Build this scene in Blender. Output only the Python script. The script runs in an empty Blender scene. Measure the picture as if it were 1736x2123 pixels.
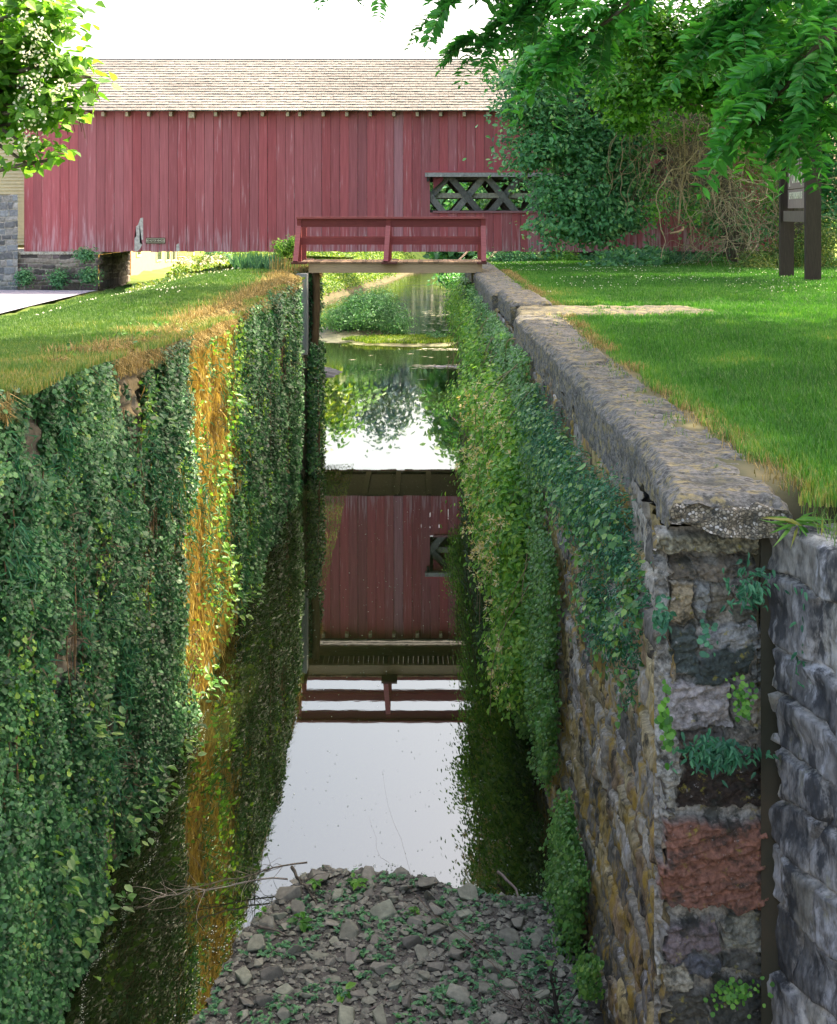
import bpy, bmesh, math
import numpy as np
from mathutils import Vector
R = math.radians
S = bpy.context.scene
COL = S.collection

# ---------------------------------------------------------------- camera, world, sun, exposure
F = 2600.0; CX = 868.0; HY = 440.0; CZ = 5.94      # focal length and horizon measured on a 1736 px wide print
cam = bpy.data.objects.new('camera', bpy.data.cameras.new('camera')); COL.objects.link(cam)
cam.location = (0, 0, CZ); cam.rotation_euler = (R(90), 0, 0)
cam.data.sensor_width = 36; cam.data.sensor_fit = 'HORIZONTAL'
cam.data.lens = 36 * F / 1736
cam.data.shift_y = -(1061.5 - HY) / 1736
cam.data.clip_start = 0.1; cam.data.clip_end = 5000
S.camera = cam

SUN_EL, SUN_AZ = 49.0, 30.0        # azimuth measured from +X towards +Y
sdir = Vector((math.cos(R(SUN_AZ)) * math.cos(R(SUN_EL)), math.sin(R(SUN_AZ)) * math.cos(R(SUN_EL)), math.sin(R(SUN_EL))))
W = bpy.data.worlds.new('World'); S.world = W; W.use_nodes = True
nt = W.node_tree; bg = nt.nodes['Background']
sky = nt.nodes.new('ShaderNodeTexSky'); sky.sky_type = 'NISHITA'; sky.sun_disc = False
sky.sun_elevation = R(SUN_EL); sky.sun_rotation = R(90 - SUN_AZ)
sky.dust_density = 5.0; sky.air_density = 1.0; sky.ozone_density = 1.0
wm = nt.nodes.new('ShaderNodeMix'); wm.data_type = 'RGBA'; wm.blend_type = 'MULTIPLY'; wm.inputs[0].default_value = 1   # milky summer haze takes the blue out of the sky
wm.inputs[7].default_value = (1.16, 1.0, .84, 1); nt.links.new(sky.outputs[0], wm.inputs[6]); nt.links.new(wm.outputs[2], bg.inputs[0]); bg.inputs[1].default_value = 0.15
sl = bpy.data.lights.new('sun', 'SUN'); sl.energy = 3.2; sl.angle = R(0.6); sl.color = (1.0, 0.86, 0.62)
so = bpy.data.objects.new('sun', sl); COL.objects.link(so)
so.rotation_euler = sdir.to_track_quat('Z', 'Y').to_euler(); so.location = (30, 20, 40)
S.view_settings.view_transform = 'Standard'; S.view_settings.look = 'None'
S.view_settings.gamma = 1.0; S.view_settings.exposure = 2.3
S.render.engine = 'CYCLES'
try:
    S.cycles.max_bounces = 8; S.cycles.transparent_max_bounces = 8
except Exception: pass

# ---------------------------------------------------------------- helpers
def P(x, y, Y):                      # point seen at print position (x, y) at distance Y
    return np.array([(x - CX) * Y / F, Y, CZ - (y - HY) * Y / F])

def rng(seed): return np.random.default_rng(seed)

def _hash(i, j, k, seed):
    h = (i * 374761393 + j * 668265263 + k * 2147483647 + seed * 974634777).astype(np.int64)
    h = (h ^ (h >> 13)) * 1274126177
    h = h ^ (h >> 16)
    return (h & 0xffffff).astype(np.float64) / 0xffffff

def vn(x, y=0.0, z=0.0, seed=0):     # value noise 0..1
    x, y, z = np.broadcast_arrays(np.asarray(x, float), np.asarray(y, float), np.asarray(z, float))
    xi, yi, zi = np.floor(x).astype(np.int64), np.floor(y).astype(np.int64), np.floor(z).astype(np.int64)
    fx, fy, fz = x - xi, y - yi, z - zi
    fx, fy, fz = [f * f * (3 - 2 * f) for f in (fx, fy, fz)]
    r = 0
    for a in (0, 1):
        for b in (0, 1):
            for c in (0, 1):
                w = (fx if a else 1 - fx) * (fy if b else 1 - fy) * (fz if c else 1 - fz)
                r = r + w * _hash(xi + a, yi + b, zi + c, seed)
    return r

def fbm(x, y=0.0, z=0.0, seed=0, o=4):
    r, a, t = 0, 1.0, 0
    for k in range(o):
        r = r + a * vn(np.asarray(x) * 2 ** k, np.asarray(y) * 2 ** k, np.asarray(z) * 2 ** k, seed + k * 17); t += a; a *= .5
    return r / t

def sstep(a, b, x):
    t = np.clip((np.asarray(x, float) - a) / (b - a), 0, 1); return t * t * (3 - 2 * t)

WL = {}                              # world offset of empties
def link(o, parent=None):
    COL.objects.link(o)
    if parent is not None:
        o.parent = parent
        o.location = -WL.get(parent.name, Vector((0, 0, 0)))
        WL[o.name] = Vector((0, 0, 0))
    return o

def tag(o, label=None, cat=None, group=None, kind=None):
    if label: o['label'] = label
    if cat: o['category'] = cat
    if group: o['group'] = group
    if kind: o['kind'] = kind
    return o

def thing(name, label, cat, loc=(0, 0, 0), group=None):
    o = bpy.data.objects.new(name, None); COL.objects.link(o); o.location = loc
    o.empty_display_size = .2
    WL[o.name] = Vector(loc)
    return tag(o, label, cat, group)

def fast_mesh(name, V, FS, mats, rnd=None, col=None, smooth=False, mi=None):
    V = np.asarray(V, dtype=np.float32)
    me = bpy.data.meshes.new(name)
    me.vertices.add(len(V)); me.vertices.foreach_set('co', V.ravel())
    loops = np.concatenate([f.ravel() for f in FS]).astype(np.int32)
    tot = np.concatenate([np.full(len(f), f.shape[1], dtype=np.int32) for f in FS])
    st = np.concatenate([[0], np.cumsum(tot)[:-1]]).astype(np.int32)
    me.loops.add(len(loops)); me.loops.foreach_set('vertex_index', loops)
    me.polygons.add(len(tot)); me.polygons.foreach_set('loop_start', st); me.polygons.foreach_set('loop_total', tot)
    if mi is not None: me.polygons.foreach_set('material_index', np.asarray(mi, dtype=np.int32))
    me.polygons.foreach_set('use_smooth', np.full(len(tot), smooth, dtype=bool))
    me.update(calc_edges=True); me.validate()
    for m in (mats if isinstance(mats, (list, tuple)) else [mats]): me.materials.append(m)
    if rnd is not None:
        a = me.attributes.new('rnd', 'FLOAT', 'POINT'); a.data.foreach_set('value', np.asarray(rnd, dtype=np.float32))
    if col is not None:
        c = np.ones((len(V), 4), dtype=np.float32); c[:, :3] = col
        a = me.attributes.new('Col', 'FLOAT_COLOR', 'POINT'); a.data.foreach_set('color', c.ravel())
    return me

class Acc:
    def __init__(s): s.V = []; s.F = {}; s.n = 0; s.R = []; s.C = []
    def add(s, V, Fs, rnd=0.5, col=None):
        V = np.asarray(V, float).reshape(-1, 3)
        for f in (Fs if isinstance(Fs, (list, tuple)) else [Fs]):
            f = np.asarray(f); s.F.setdefault(f.shape[1], []).append(f + s.n)
        s.V.append(V); s.n += len(V)
        s.R.append(np.broadcast_to(np.asarray(rnd, float), (len(V),)) if np.ndim(rnd) < 1 or len(np.atleast_1d(rnd)) == len(V) else np.full(len(V), .5))
        s.C.append(np.broadcast_to(np.asarray(col if col is not None else (.5, .5, .5), float), (len(V), 3)))
    def box(s, x0, x1, y0, y1, z0, z1, rnd=0.5, col=None):
        V = [(x0,y0,z0),(x1,y0,z0),(x1,y1,z0),(x0,y1,z0),(x0,y0,z1),(x1,y0,z1),(x1,y1,z1),(x0,y1,z1)]
        s.add(V, np.array([(0,3,2,1),(4,5,6,7),(0,1,5,4),(1,2,6,5),(2,3,7,6),(3,0,4,7)]), rnd, col)
    def beam(s, a, b, w, h, up=(0, 0, 1), rnd=0.5, col=None):      # w across, h along up
        a = Vector(a); b = Vector(b); d = (b - a).normalized(); u = Vector(up)
        n = d.cross(u).normalized(); u = n.cross(d).normalized()
        V = [p + n * sx * w / 2 + u * sz * h / 2 for p in (a, b) for sx, sz in ((-1,-1),(1,-1),(1,1),(-1,1))]
        s.add([tuple(v) for v in V], np.array([(3,2,1,0),(4,5,6,7),(0,1,5,4),(1,2,6,5),(2,3,7,6),(3,0,4,7)]), rnd, col)
    def tube(s, pts, rad, seg=6, rnd=0.5, col=None):
        pts = np.asarray(pts, float); n = len(pts)
        rad = np.broadcast_to(np.asarray(rad, float), (n,))
        T = np.gradient(pts, axis=0); T /= np.linalg.norm(T, axis=1)[:, None] + 1e-9
        ref = np.array([0.31, 0.17, 0.93]) if abs(T[0][2]) < .9 else np.array([1.0, .2, .1])
        A = np.cross(T, ref); A /= np.linalg.norm(A, axis=1)[:, None] + 1e-9
        B = np.cross(T, A)
        an = np.linspace(0, 2 * np.pi, seg, endpoint=False)
        V = pts[:, None, :] + rad[:, None, None] * (np.cos(an)[None, :, None] * A[:, None, :] + np.sin(an)[None, :, None] * B[:, None, :])
        i = np.arange(n - 1)[:, None] * seg; j = np.arange(seg)[None, :]; j2 = (j + 1) % seg
        q = np.stack([i + j, i + j2, i + seg + j2, i + seg + j], axis=-1).reshape(-1, 4)
        V = V.reshape(-1, 3)
        Fs = [q, np.array([list(range(seg))[::-1]]), np.array([[(n - 1) * seg + k for k in range(seg)]])]
        s.add(V, Fs, rnd, col)
    def build(s, name, mat, parent=None, smooth=False):
        ks = sorted(s.F); FS = [np.concatenate(s.F[k]) for k in ks]
        me = fast_mesh(name, np.concatenate(s.V), FS, mat, np.concatenate(s.R), np.concatenate(s.C), smooth)
        return link(bpy.data.objects.new(name, me), parent)

def grid_faces(n, m):                # n rows, m cols
    i = np.arange(n - 1)[:, None] * m; j = np.arange(m - 1)[None, :]
    return np.stack([i + j, i + j + 1, i + m + j + 1, i + m + j], axis=-1).reshape(-1, 4)

def norm(v): return v / (np.linalg.norm(v, axis=-1, keepdims=True) + 1e-9)

T_HEART = (np.array([(0,0,0),(.36,.08,.05),(.42,.42,.07),(0,1,-.06),(-.42,.42,.07),(-.36,.08,.05)], float), np.array([(0,1,2,3),(0,3,4,5)]))
T_OVAL = (np.array([(0,0,0),(.24,.25,.05),(.26,.6,.05),(0,1,-.08),(-.26,.6,.05),(-.24,.25,.05)], float), np.array([(0,1,2,3),(0,3,4,5)]))
T_LANCE = (np.array([(0,0,0),(.15,.22,.03),(.14,.6,.02),(0,1,-.12),(-.14,.6,.02),(-.15,.22,.03)], float), np.array([(0,1,2,3),(0,3,4,5)]))
T_WAL = (np.array([(0,0,0),(.17,.2,.03),(.19,.55,.02),(0,1,-.12),(-.19,.55,.02),(-.17,.2,.03)], float), np.array([(0,1,2,3),(0,3,4,5)]))
T_THIN = (np.array([(0,0,0),(.05,.3,.02),(0,1,-.1),(-.05,.3,.02)], float), np.array([(0,1,2),(0,2,3)]))
T_ROUND = (np.array([(0,0,0),(.4,.15,.06),(.5,.55,.08),(.2,.92,.02),(-.2,.92,.02),(-.5,.55,.08),(-.4,.15,.06)], float), np.array([(0,1,2,3,4,5,6)]))

def leaves(name, Pt, N, D, size, T, mat, parent=None, rnd=None, seed=1):
    g = rng(seed); Pt = np.asarray(Pt, float); n = len(Pt)
    N = norm(N); D = norm(D - N * (D * N).sum(1)[:, None]); B = np.cross(D, N)
    tv, tf = T; size = np.broadcast_to(np.asarray(size, float), (n,))
    wig = 1 + g.normal(0, .12, (n, 1, 1))
    V = Pt[:, None] + size[:, None, None] * (tv[None, :, 0:1] * wig * B[:, None] + tv[None, :, 1:2] * D[:, None] + tv[None, :, 2:3] * g.uniform(.3, 2.4, (n, 1, 1)) * N[:, None])
    k = len(tv)
    Fq = (tf[None] + np.arange(n)[:, None, None] * k).reshape(-1, tf.shape[1])
    if rnd is None: rnd = g.random(n)
    me = fast_mesh(name, V.reshape(-1, 3), [Fq], mat, np.repeat(rnd, k))
    return link(bpy.data.objects.new(name, me), parent)

def randdir(g, n, bias=(0, 0, 0)):
    return norm(g.normal(0, 1, (n, 3)) + np.asarray(bias))

def clumps(g, blobs, ncl, nleaf, sig, flat=.55, out=.5):
    """blobs: (centre, radii). returns leaf points, outward vectors, clump centres"""
    vol = np.array([r[0] * r[1] * r[2] for c, r in blobs]) ** .8; vol /= vol.sum()
    idx = g.choice(len(blobs), ncl, p=vol)
    C = np.array([b[0] for b in blobs], float)[idx]; Rr = np.array([b[1] for b in blobs], float)[idx]
    d = randdir(g, ncl); rad = g.random((ncl, 1)) ** out
    cc = C + d * rad * Rr
    li = np.repeat(np.arange(ncl), nleaf)
    off = g.normal(0, 1, (len(li), 3)) * sig * np.array([1, 1, flat]) * g.uniform(.6, 1.4, ncl)[li][:, None]
    return cc[li] + off, norm(off + d[li] * sig * .8), cc, C

# ---------------------------------------------------------------- materials
def newmat(name):
    m = bpy.data.materials.new(name); m.use_nodes = True
    n = m.node_tree; b = n.nodes['Principled BSDF']
    return m, n, b, n.nodes.new, n.links.new

def ramp(n, cols):
    r = n.nodes.new('ShaderNodeValToRGB'); e = r.color_ramp.elements
    while len(e) > 1: e.remove(e[0])
    e[0].position = cols[0][0]; e[0].color = (*cols[0][1], 1)
    for p, c in cols[1:]:
        x = e.new(p); x.color = (*c, 1)
    return r

def leafmat(name, cols, rough=.45, trans=.35, tcol=(1.25, 1.35, .5), nscale=1.2, var=.35):
    m, n, b, N, L = newmat(name)
    at = N('ShaderNodeAttribute'); at.attribute_name = 'rnd'
    geo = N('ShaderNodeNewGeometry'); nz = N('ShaderNodeTexNoise'); nz.inputs['Scale'].default_value = nscale; nz.inputs['Detail'].default_value = 2
    L(geo.outputs['Position'], nz.inputs['Vector'])
    mx = N('ShaderNodeMath'); mx.operation = 'MULTIPLY_ADD'; L(nz.outputs['Fac'], mx.inputs[0]); mx.inputs[1].default_value = var * 2; mx.inputs[2].default_value = -var
    ad = N('ShaderNodeMath'); ad.operation = 'ADD'; ad.use_clamp = True; L(at.outputs['Fac'], ad.inputs[0]); L(mx.outputs[0], ad.inputs[1])
    r = ramp(n, cols); L(ad.outputs[0], r.inputs[0]); L(r.outputs[0], b.inputs['Base Color'])
    b.inputs['Roughness'].default_value = rough
    tr = N('ShaderNodeBsdfTranslucent'); mc = N('ShaderNodeMix'); mc.data_type = 'RGBA'; mc.blend_type = 'MULTIPLY'; mc.inputs[0].default_value = 1
    L(r.outputs[0], mc.inputs[6]); mc.inputs[7].default_value = (*tcol, 1); mc.clamp_result = False
    L(mc.outputs[2], tr.inputs['Color'])
    ms = N('ShaderNodeMixShader'); ms.inputs[0].default_value = trans
    L(b.outputs[0], ms.inputs[1]); L(tr.outputs[0], ms.inputs[2]); L(ms.outputs[0], n.nodes['Material Output'].inputs[0])
    return m

def colmat(name, rough=.9, nscale=20, amt=.35, bump=.4, bdist=.01, spots=None, spec=.3, stretch=(1, 1, 1)):
    """base colour from the mesh's own colours, broken up by noise; spots = [(colour, scale, lo, hi, strength)]"""
    m, n, b, N, L = newmat(name)
    at = N('ShaderNodeAttribute'); at.attribute_name = 'Col'
    geo = N('ShaderNodeNewGeometry'); mp = N('ShaderNodeMapping'); mp.inputs['Scale'].default_value = stretch
    L(geo.outputs['Position'], mp.inputs[0])
    nz = N('ShaderNodeTexNoise'); nz.inputs['Scale'].default_value = nscale; nz.inputs['Detail'].default_value = 6; nz.inputs['Roughness'].default_value = .65
    L(mp.outputs[0], nz.inputs['Vector'])
    mr = N('ShaderNodeMapRange'); L(nz.outputs['Fac'], mr.inputs[0]); mr.inputs[1].default_value = .3; mr.inputs[2].default_value = .7
    mr.inputs[3].default_value = 1 - amt; mr.inputs[4].default_value = 1 + amt; mr.clamp = True
    mm = N('ShaderNodeVectorMath'); mm.operation = 'SCALE'; L(at.outputs['Color'], mm.inputs[0]); L(mr.outputs[0], mm.inputs['Scale'])
    cur = mm.outputs[0]
    for i, (c, sc, lo, hi, st) in enumerate(spots or []):
        z = N('ShaderNodeTexNoise'); z.inputs['Scale'].default_value = sc; z.inputs['Detail'].default_value = 5; z.inputs['Roughness'].default_value = .7
        L(mp.outputs[0], z.inputs['Vector']); z.noise_dimensions = '4D'; z.inputs['W'].default_value = 3.7 * (i + 1)
        q = N('ShaderNodeMapRange'); L(z.outputs['Fac'], q.inputs[0]); q.inputs[1].default_value = lo; q.inputs[2].default_value = hi; q.inputs[4].default_value = st
        x = N('ShaderNodeMix'); x.data_type = 'RGBA'; L(q.outputs[0], x.inputs[0]); L(cur, x.inputs[6]); x.inputs[7].default_value = (*c, 1); cur = x.outputs[2]
    L(cur, b.inputs['Base Color']); b.inputs['Roughness'].default_value = rough
    b.inputs['Specular IOR Level'].default_value = spec
    if bump:
        bp = N('ShaderNodeBump'); bp.inputs['Strength'].default_value = bump; bp.inputs['Distance'].default_value = bdist
        L(nz.outputs['Fac'], bp.inputs['Height']); L(bp.outputs[0], b.inputs['Normal'])
    return m

M = {}
M['ivy'] = leafmat('ivy leaf', [(0, (.012, .05, .02)), (.35, (.035, .13, .05)), (.75, (.08, .25, .085)), (.93, (.14, .34, .11)), (1, (.30, .40, .09))], .45, .25, nscale=1.3, var=.45)
M['ivy_bright'] = leafmat('ivy bright leaf', [(0, (.045, .13, .035)), (.5, (.10, .27, .055)), (1, (.24, .4, .08))], .4, .3)  # brighter leaf green, shared by plants on both walls
M['sun_gold'] = leafmat('sun gold vine', [(0, (.26, .18, .05)), (.5, (.50, .37, .10)), (1, (.62, .52, .17))], .8, .2, tcol=(1.1, 1, .6))  # gold carries the strip's sunlight in the strand colour
M['stalk'] = leafmat('dead stalk', [(0, (.07, .06, .04)), (.5, (.16, .13, .08)), (1, (.28, .23, .15))], .9, .1, tcol=(1, 1, .9))
M['honey'] = leafmat('honeysuckle leaf', [(0, (.06, .2, .035)), (.5, (.2, .44, .07)), (1, (.4, .6, .12))], .45, .4)
M['elm'] = leafmat('elm leaf', [(0, (.035, .14, .06)), (.5, (.095, .31, .12)), (.85, (.16, .42, .17)), (1, (.3, .52, .2))], .45, .3)
M['linden'] = leafmat('bright leaf', [(0, (.04, .14, .025)), (.5, (.11, .32, .045)), (1, (.24, .5, .08))], .45, .45)
M['walnut'] = leafmat('walnut leaf', [(0, (.03, .15, .035)), (.5, (.065, .30, .06)), (1, (.14, .44, .09))], .4, .4)
M['catalpa'] = leafmat('catalpa leaf', [(0, (.07, .18, .03)), (.5, (.14, .32, .05)), (1, (.26, .46, .08))], .5, .5)
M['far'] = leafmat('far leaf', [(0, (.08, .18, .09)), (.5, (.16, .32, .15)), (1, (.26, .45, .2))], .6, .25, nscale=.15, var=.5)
M['far_haze'] = leafmat('far hazed leaf', [(0, (.08, .14, .2)), (.5, (.12, .2, .27)), (1, (.18, .29, .3))], .6, .2, nscale=.1, var=.5)  # distance haze and shade put into the leaf colour as blue
M['bank'] = leafmat('bank plant', [(0, (.05, .12, .02)), (.5, (.12, .24, .03)), (1, (.30, .38, .05))], .5, .3, nscale=.5)
M['reed'] = leafmat('islet plant', [(0, (.04, .14, .07)), (.5, (.09, .27, .12)), (1, (.17, .4, .16))], .5, .3)
M['weed'] = leafmat('weed', [(0, (.05, .12, .03)), (.5, (.10, .2, .04)), (1, (.28, .3, .08))], .5, .35)
M['fern'] = leafmat('fern', [(0, (.02, .10, .06)), (.5, (.04, .18, .09)), (1, (.09, .28, .14))], .45, .25)
M['iris'] = leafmat('iris leaf', [(0, (.05, .15, .10)), (.5, (.09, .22, .14)), (1, (.16, .32, .2))], .5, .25)
M['grass_r'] = leafmat('grass', [(0, (.025, .10, .012)), (.4, (.055, .19, .02)), (.7, (.10, .27, .035)), (.9, (.20, .30, .06)), (1, (.34, .32, .10))], .5, .35, nscale=.8, var=.34)
M['grass_l'] = leafmat('lawn', [(0, (.04, .11, .02)), (.4, (.08, .18, .035)), (.75, (.15, .24, .05)), (1, (.36, .30, .10))], .6, .3, nscale=.7, var=.28)
M['hay'] = leafmat('dry grass', [(0, (.12, .11, .03)), (.5, (.30, .23, .08)), (1, (.5, .37, .14))], .8, .2, tcol=(1.2, 1.1, .8))
M['flower'] = leafmat('flower', [(0, (.8, .62, .18)), (.5, (.85, .75, .4)), (1, (.88, .84, .66))], .6, .3, tcol=(1.1, 1.05, .8))
M['white_flower'] = leafmat('white flower', [(0, (.6, .62, .45)), (1, (.85, .85, .75))], .6, .3, tcol=(1.1, 1.1, .9))
M['pod'] = leafmat('pod', [(0, (.05, .03, .015)), (1, (.12, .07, .04))], .7, .1, tcol=(1, 1, 1))
M['duck'] = leafmat('duckweed', [(0, (.12, .2, .12)), (.6, (.3, .38, .3)), (1, (.6, .62, .6))], .5, .1, tcol=(1, 1, 1))

M['stone_r'] = colmat('lock wall stone', .92, 24, .55, .9, .02, stretch=(1, 1, .55), spots=[((.34, .23, .04), 5.5, .5, .60, .85), ((.03, .03, .028), 7, .54, .62, .9), ((.5, .5, .53), 4.5, .60, .66, .8)])
M['stone_l'] = colmat('left lock wall stone', .92, 10, .4, .6, .03, spots=[((.06, .06, .045), 2.0, .55, .68, .8), ((.4, .30, .14), 1.7, .55, .68, .5)], stretch=(1, 1, .45))
M['stone_p'] = colmat('pier stone', .85, 34, .6, 1.0, .014, spots=[((.30, .27, .05), 14, .60, .66, .7), ((.03, .035, .03), 9, .52, .62, .8), ((.42, .42, .42), 22, .62, .68, .6)])
M['stone_w'] = colmat('wing stone', .85, 22, .6, .9, .012, stretch=(1, 1, .35), spots=[((.44, .46, .50), 9, .54, .64, .8), ((.03, .034, .04), 8, .48, .58, .9), ((.2, .2, .08), 6, .6, .7, .6)])
M['concrete'] = colmat('concrete coping', .95, 60, .6, .9, .008, stretch=(.7, 1, 1), spots=[((.30, .25, .11), 16, .50, .60, .75), ((.045, .045, .04), 24, .50, .60, .75), ((.42, .41, .38), 70, .62, .68, .75), ((.05, .055, .045), 3.5, .54, .64, .6)])
M['pebble'] = colmat('pebbly concrete', .9, 60, .4, .5, .006, spots=[((.5, .48, .44), 45, .62, .68, .8), ((.04, .045, .05), 30, .58, .66, .7)])
def pebble_mat():
    m, n, b, N, L = newmat('pebble aggregate')
    geo = N('ShaderNodeNewGeometry'); v = N('ShaderNodeTexVoronoi'); v.inputs['Scale'].default_value = 62; L(geo.outputs['Position'], v.inputs['Vector'])
    v2 = N('ShaderNodeTexVoronoi'); v2.inputs['Scale'].default_value = 62; v2.feature = 'DISTANCE_TO_EDGE'; L(geo.outputs['Position'], v2.inputs['Vector'])
    sp = N('ShaderNodeSeparateColor'); L(v.outputs['Color'], sp.inputs[0])
    r = ramp(n, [(0, (.05, .055, .05)), (.3, (.13, .12, .09)), (.6, (.24, .22, .16)), (.85, (.34, .32, .27)), (1, (.5, .5, .48))]); L(sp.outputs[0], r.inputs[0])
    q = N('ShaderNodeMapRange'); L(v2.outputs['Distance'], q.inputs[0]); q.inputs[1].default_value = 0; q.inputs[2].default_value = .12
    x = N('ShaderNodeMix'); x.data_type = 'RGBA'; L(q.outputs[0], x.inputs[0]); x.inputs[6].default_value = (.12, .11, .085, 1); L(r.outputs[0], x.inputs[7]); L(x.outputs[2], b.inputs['Base Color'])
    bp = N('ShaderNodeBump'); bp.inputs['Strength'].default_value = 1; bp.inputs['Distance'].default_value = .008; L(q.outputs[0], bp.inputs['Height']); L(bp.outputs[0], b.inputs['Normal']); b.inputs['Roughness'].default_value = .85
    return m
M['pebble'] = pebble_mat()
M['abut'] = colmat('abutment stone', .95, 12, .3, .6, .03)
M['rock'] = colmat('gravel bar rock', .8, 18, .3, .5, .01, spots=[((.07, .08, .06), 5, .55, .7, .5)], spec=.4)
M['mud'] = colmat('mud', .55, 40, .4, .8, .02, spots=[((.16, .15, .13), 60, .6, .68, .7)], spec=.5)
M['bark'] = colmat('bark', .95, 12, .4, .9, .03, stretch=(1, 1, .25))
M['vine'] = colmat('bare vine', .8, 20, .3, .3, .005)
M['shingle'] = colmat('wood shingle', .9, 9, .22, .5, .01, stretch=(6, 1, 1))
M['post'] = colmat('sign timber', .8, 16, .3, .5, .004, stretch=(3, 3, .3))
M['timber'] = colmat('bridge timber', .8, 14, .2, .4, .003, stretch=(.35, 3, 5), spots=[((.20, .12, .05), 5, .6, .7, .5)])
M['truss'] = colmat('old truss timber', .85, 10, .35, .5, .004)
M['paint'] = colmat('red paint', .6, 8, .18, .2, .002, stretch=(.5, 2, 4))
M['plain'] = colmat('painted surface', .7, 6, .08, .1, .002)
M['soil'] = colmat('dry soil', .95, 14, .35, .8, .03)

def ground_mat():
    m, n, b, N, L = newmat('lawn ground')
    geo = N('ShaderNodeNewGeometry')
    z = N('ShaderNodeTexNoise'); z.inputs['Scale'].default_value = .8; z.inputs['Detail'].default_value = 8; z.inputs['Roughness'].default_value = .7
    L(geo.outputs['Position'], z.inputs['Vector'])
    at = N('ShaderNodeAttribute'); at.attribute_name = 'Col'
    r = ramp(n, [(.3, (.5, .6, .5)), (.5, (.9, 1, .9)), (.7, (1.5, 1.3, 1.1))]); L(z.outputs['Fac'], r.inputs[0])
    x = N('ShaderNodeMix'); x.data_type = 'RGBA'; x.blend_type = 'MULTIPLY'; x.inputs[0].default_value = 1
    L(at.outputs['Color'], x.inputs[6]); L(r.outputs[0], x.inputs[7]); L(x.outputs[2], b.inputs['Base Color']); b.inputs['Roughness'].default_value = .95
    b.inputs['Specular IOR Level'].default_value = .1
    return m
M['ground'] = ground_mat()

def water_mat():
    m, n, b, N, L = newmat('canal water')
    geo = N('ShaderNodeNewGeometry')
    mp = N('ShaderNodeMapping'); mp.inputs['Scale'].default_value = (1.0, 2.6, 1); L(geo.outputs['Position'], mp.inputs[0])
    z = N('ShaderNodeTexNoise'); z.inputs['Scale'].default_value = 3.0; z.inputs['Detail'].default_value = 3; L(mp.outputs[0], z.inputs['Vector'])
    # ripples are rougher in patches beyond the lock
    z2 = N('ShaderNodeTexNoise'); z2.inputs['Scale'].default_value = .16; L(mp.outputs[0], z2.inputs['Vector'])
    sp = N('ShaderNodeSeparateXYZ'); L(geo.outputs['Position'], sp.inputs[0])
    yr = N('ShaderNodeMapRange'); L(sp.outputs['Y'], yr.inputs[0]); yr.inputs[1].default_value = 42; yr.inputs[2].default_value = 62; yr.inputs[3].default_value = .00006; yr.inputs[4].default_value = .0035
    q = N('ShaderNodeMapRange'); L(z2.outputs['Fac'], q.inputs[0]); q.inputs[1].default_value = .42; q.inputs[2].default_value = .6; q.inputs[3].default_value = .4; q.inputs[4].default_value = 1.5
    mu = N('ShaderNodeMath'); mu.operation = 'MULTIPLY'; L(yr.outputs[0], mu.inputs[0]); L(q.outputs[0], mu.inputs[1])
    bp = N('ShaderNodeBump'); bp.inputs['Strength'].default_value = 1.0; L(mu.outputs[0], bp.inputs['Distance']); L(z.outputs['Fac'], bp.inputs['Height'])
    b.inputs['Base Color'].default_value = (.012, .017, .006, 1); b.inputs['Roughness'].default_value = .6; b.inputs['Specular IOR Level'].default_value = 0
    gl = N('ShaderNodeBsdfGlossy'); gl.inputs['Color'].default_value = (.95, .97, .93, 1); gl.inputs['Roughness'].default_value = .012
    L(bp.outputs[0], gl.inputs['Normal'])
    fr = N('ShaderNodeFresnel'); fr.inputs['IOR'].default_value = 2.5; L(bp.outputs[0], fr.inputs['Normal'])
    ms = N('ShaderNodeMixShader'); L(fr.outputs[0], ms.inputs[0]); L(b.outputs[0], ms.inputs[1]); L(gl.outputs[0], ms.inputs[2])
    L(ms.outputs[0], n.nodes['Material Output'].inputs[0])
    return m
M['water'] = water_mat()

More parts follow.
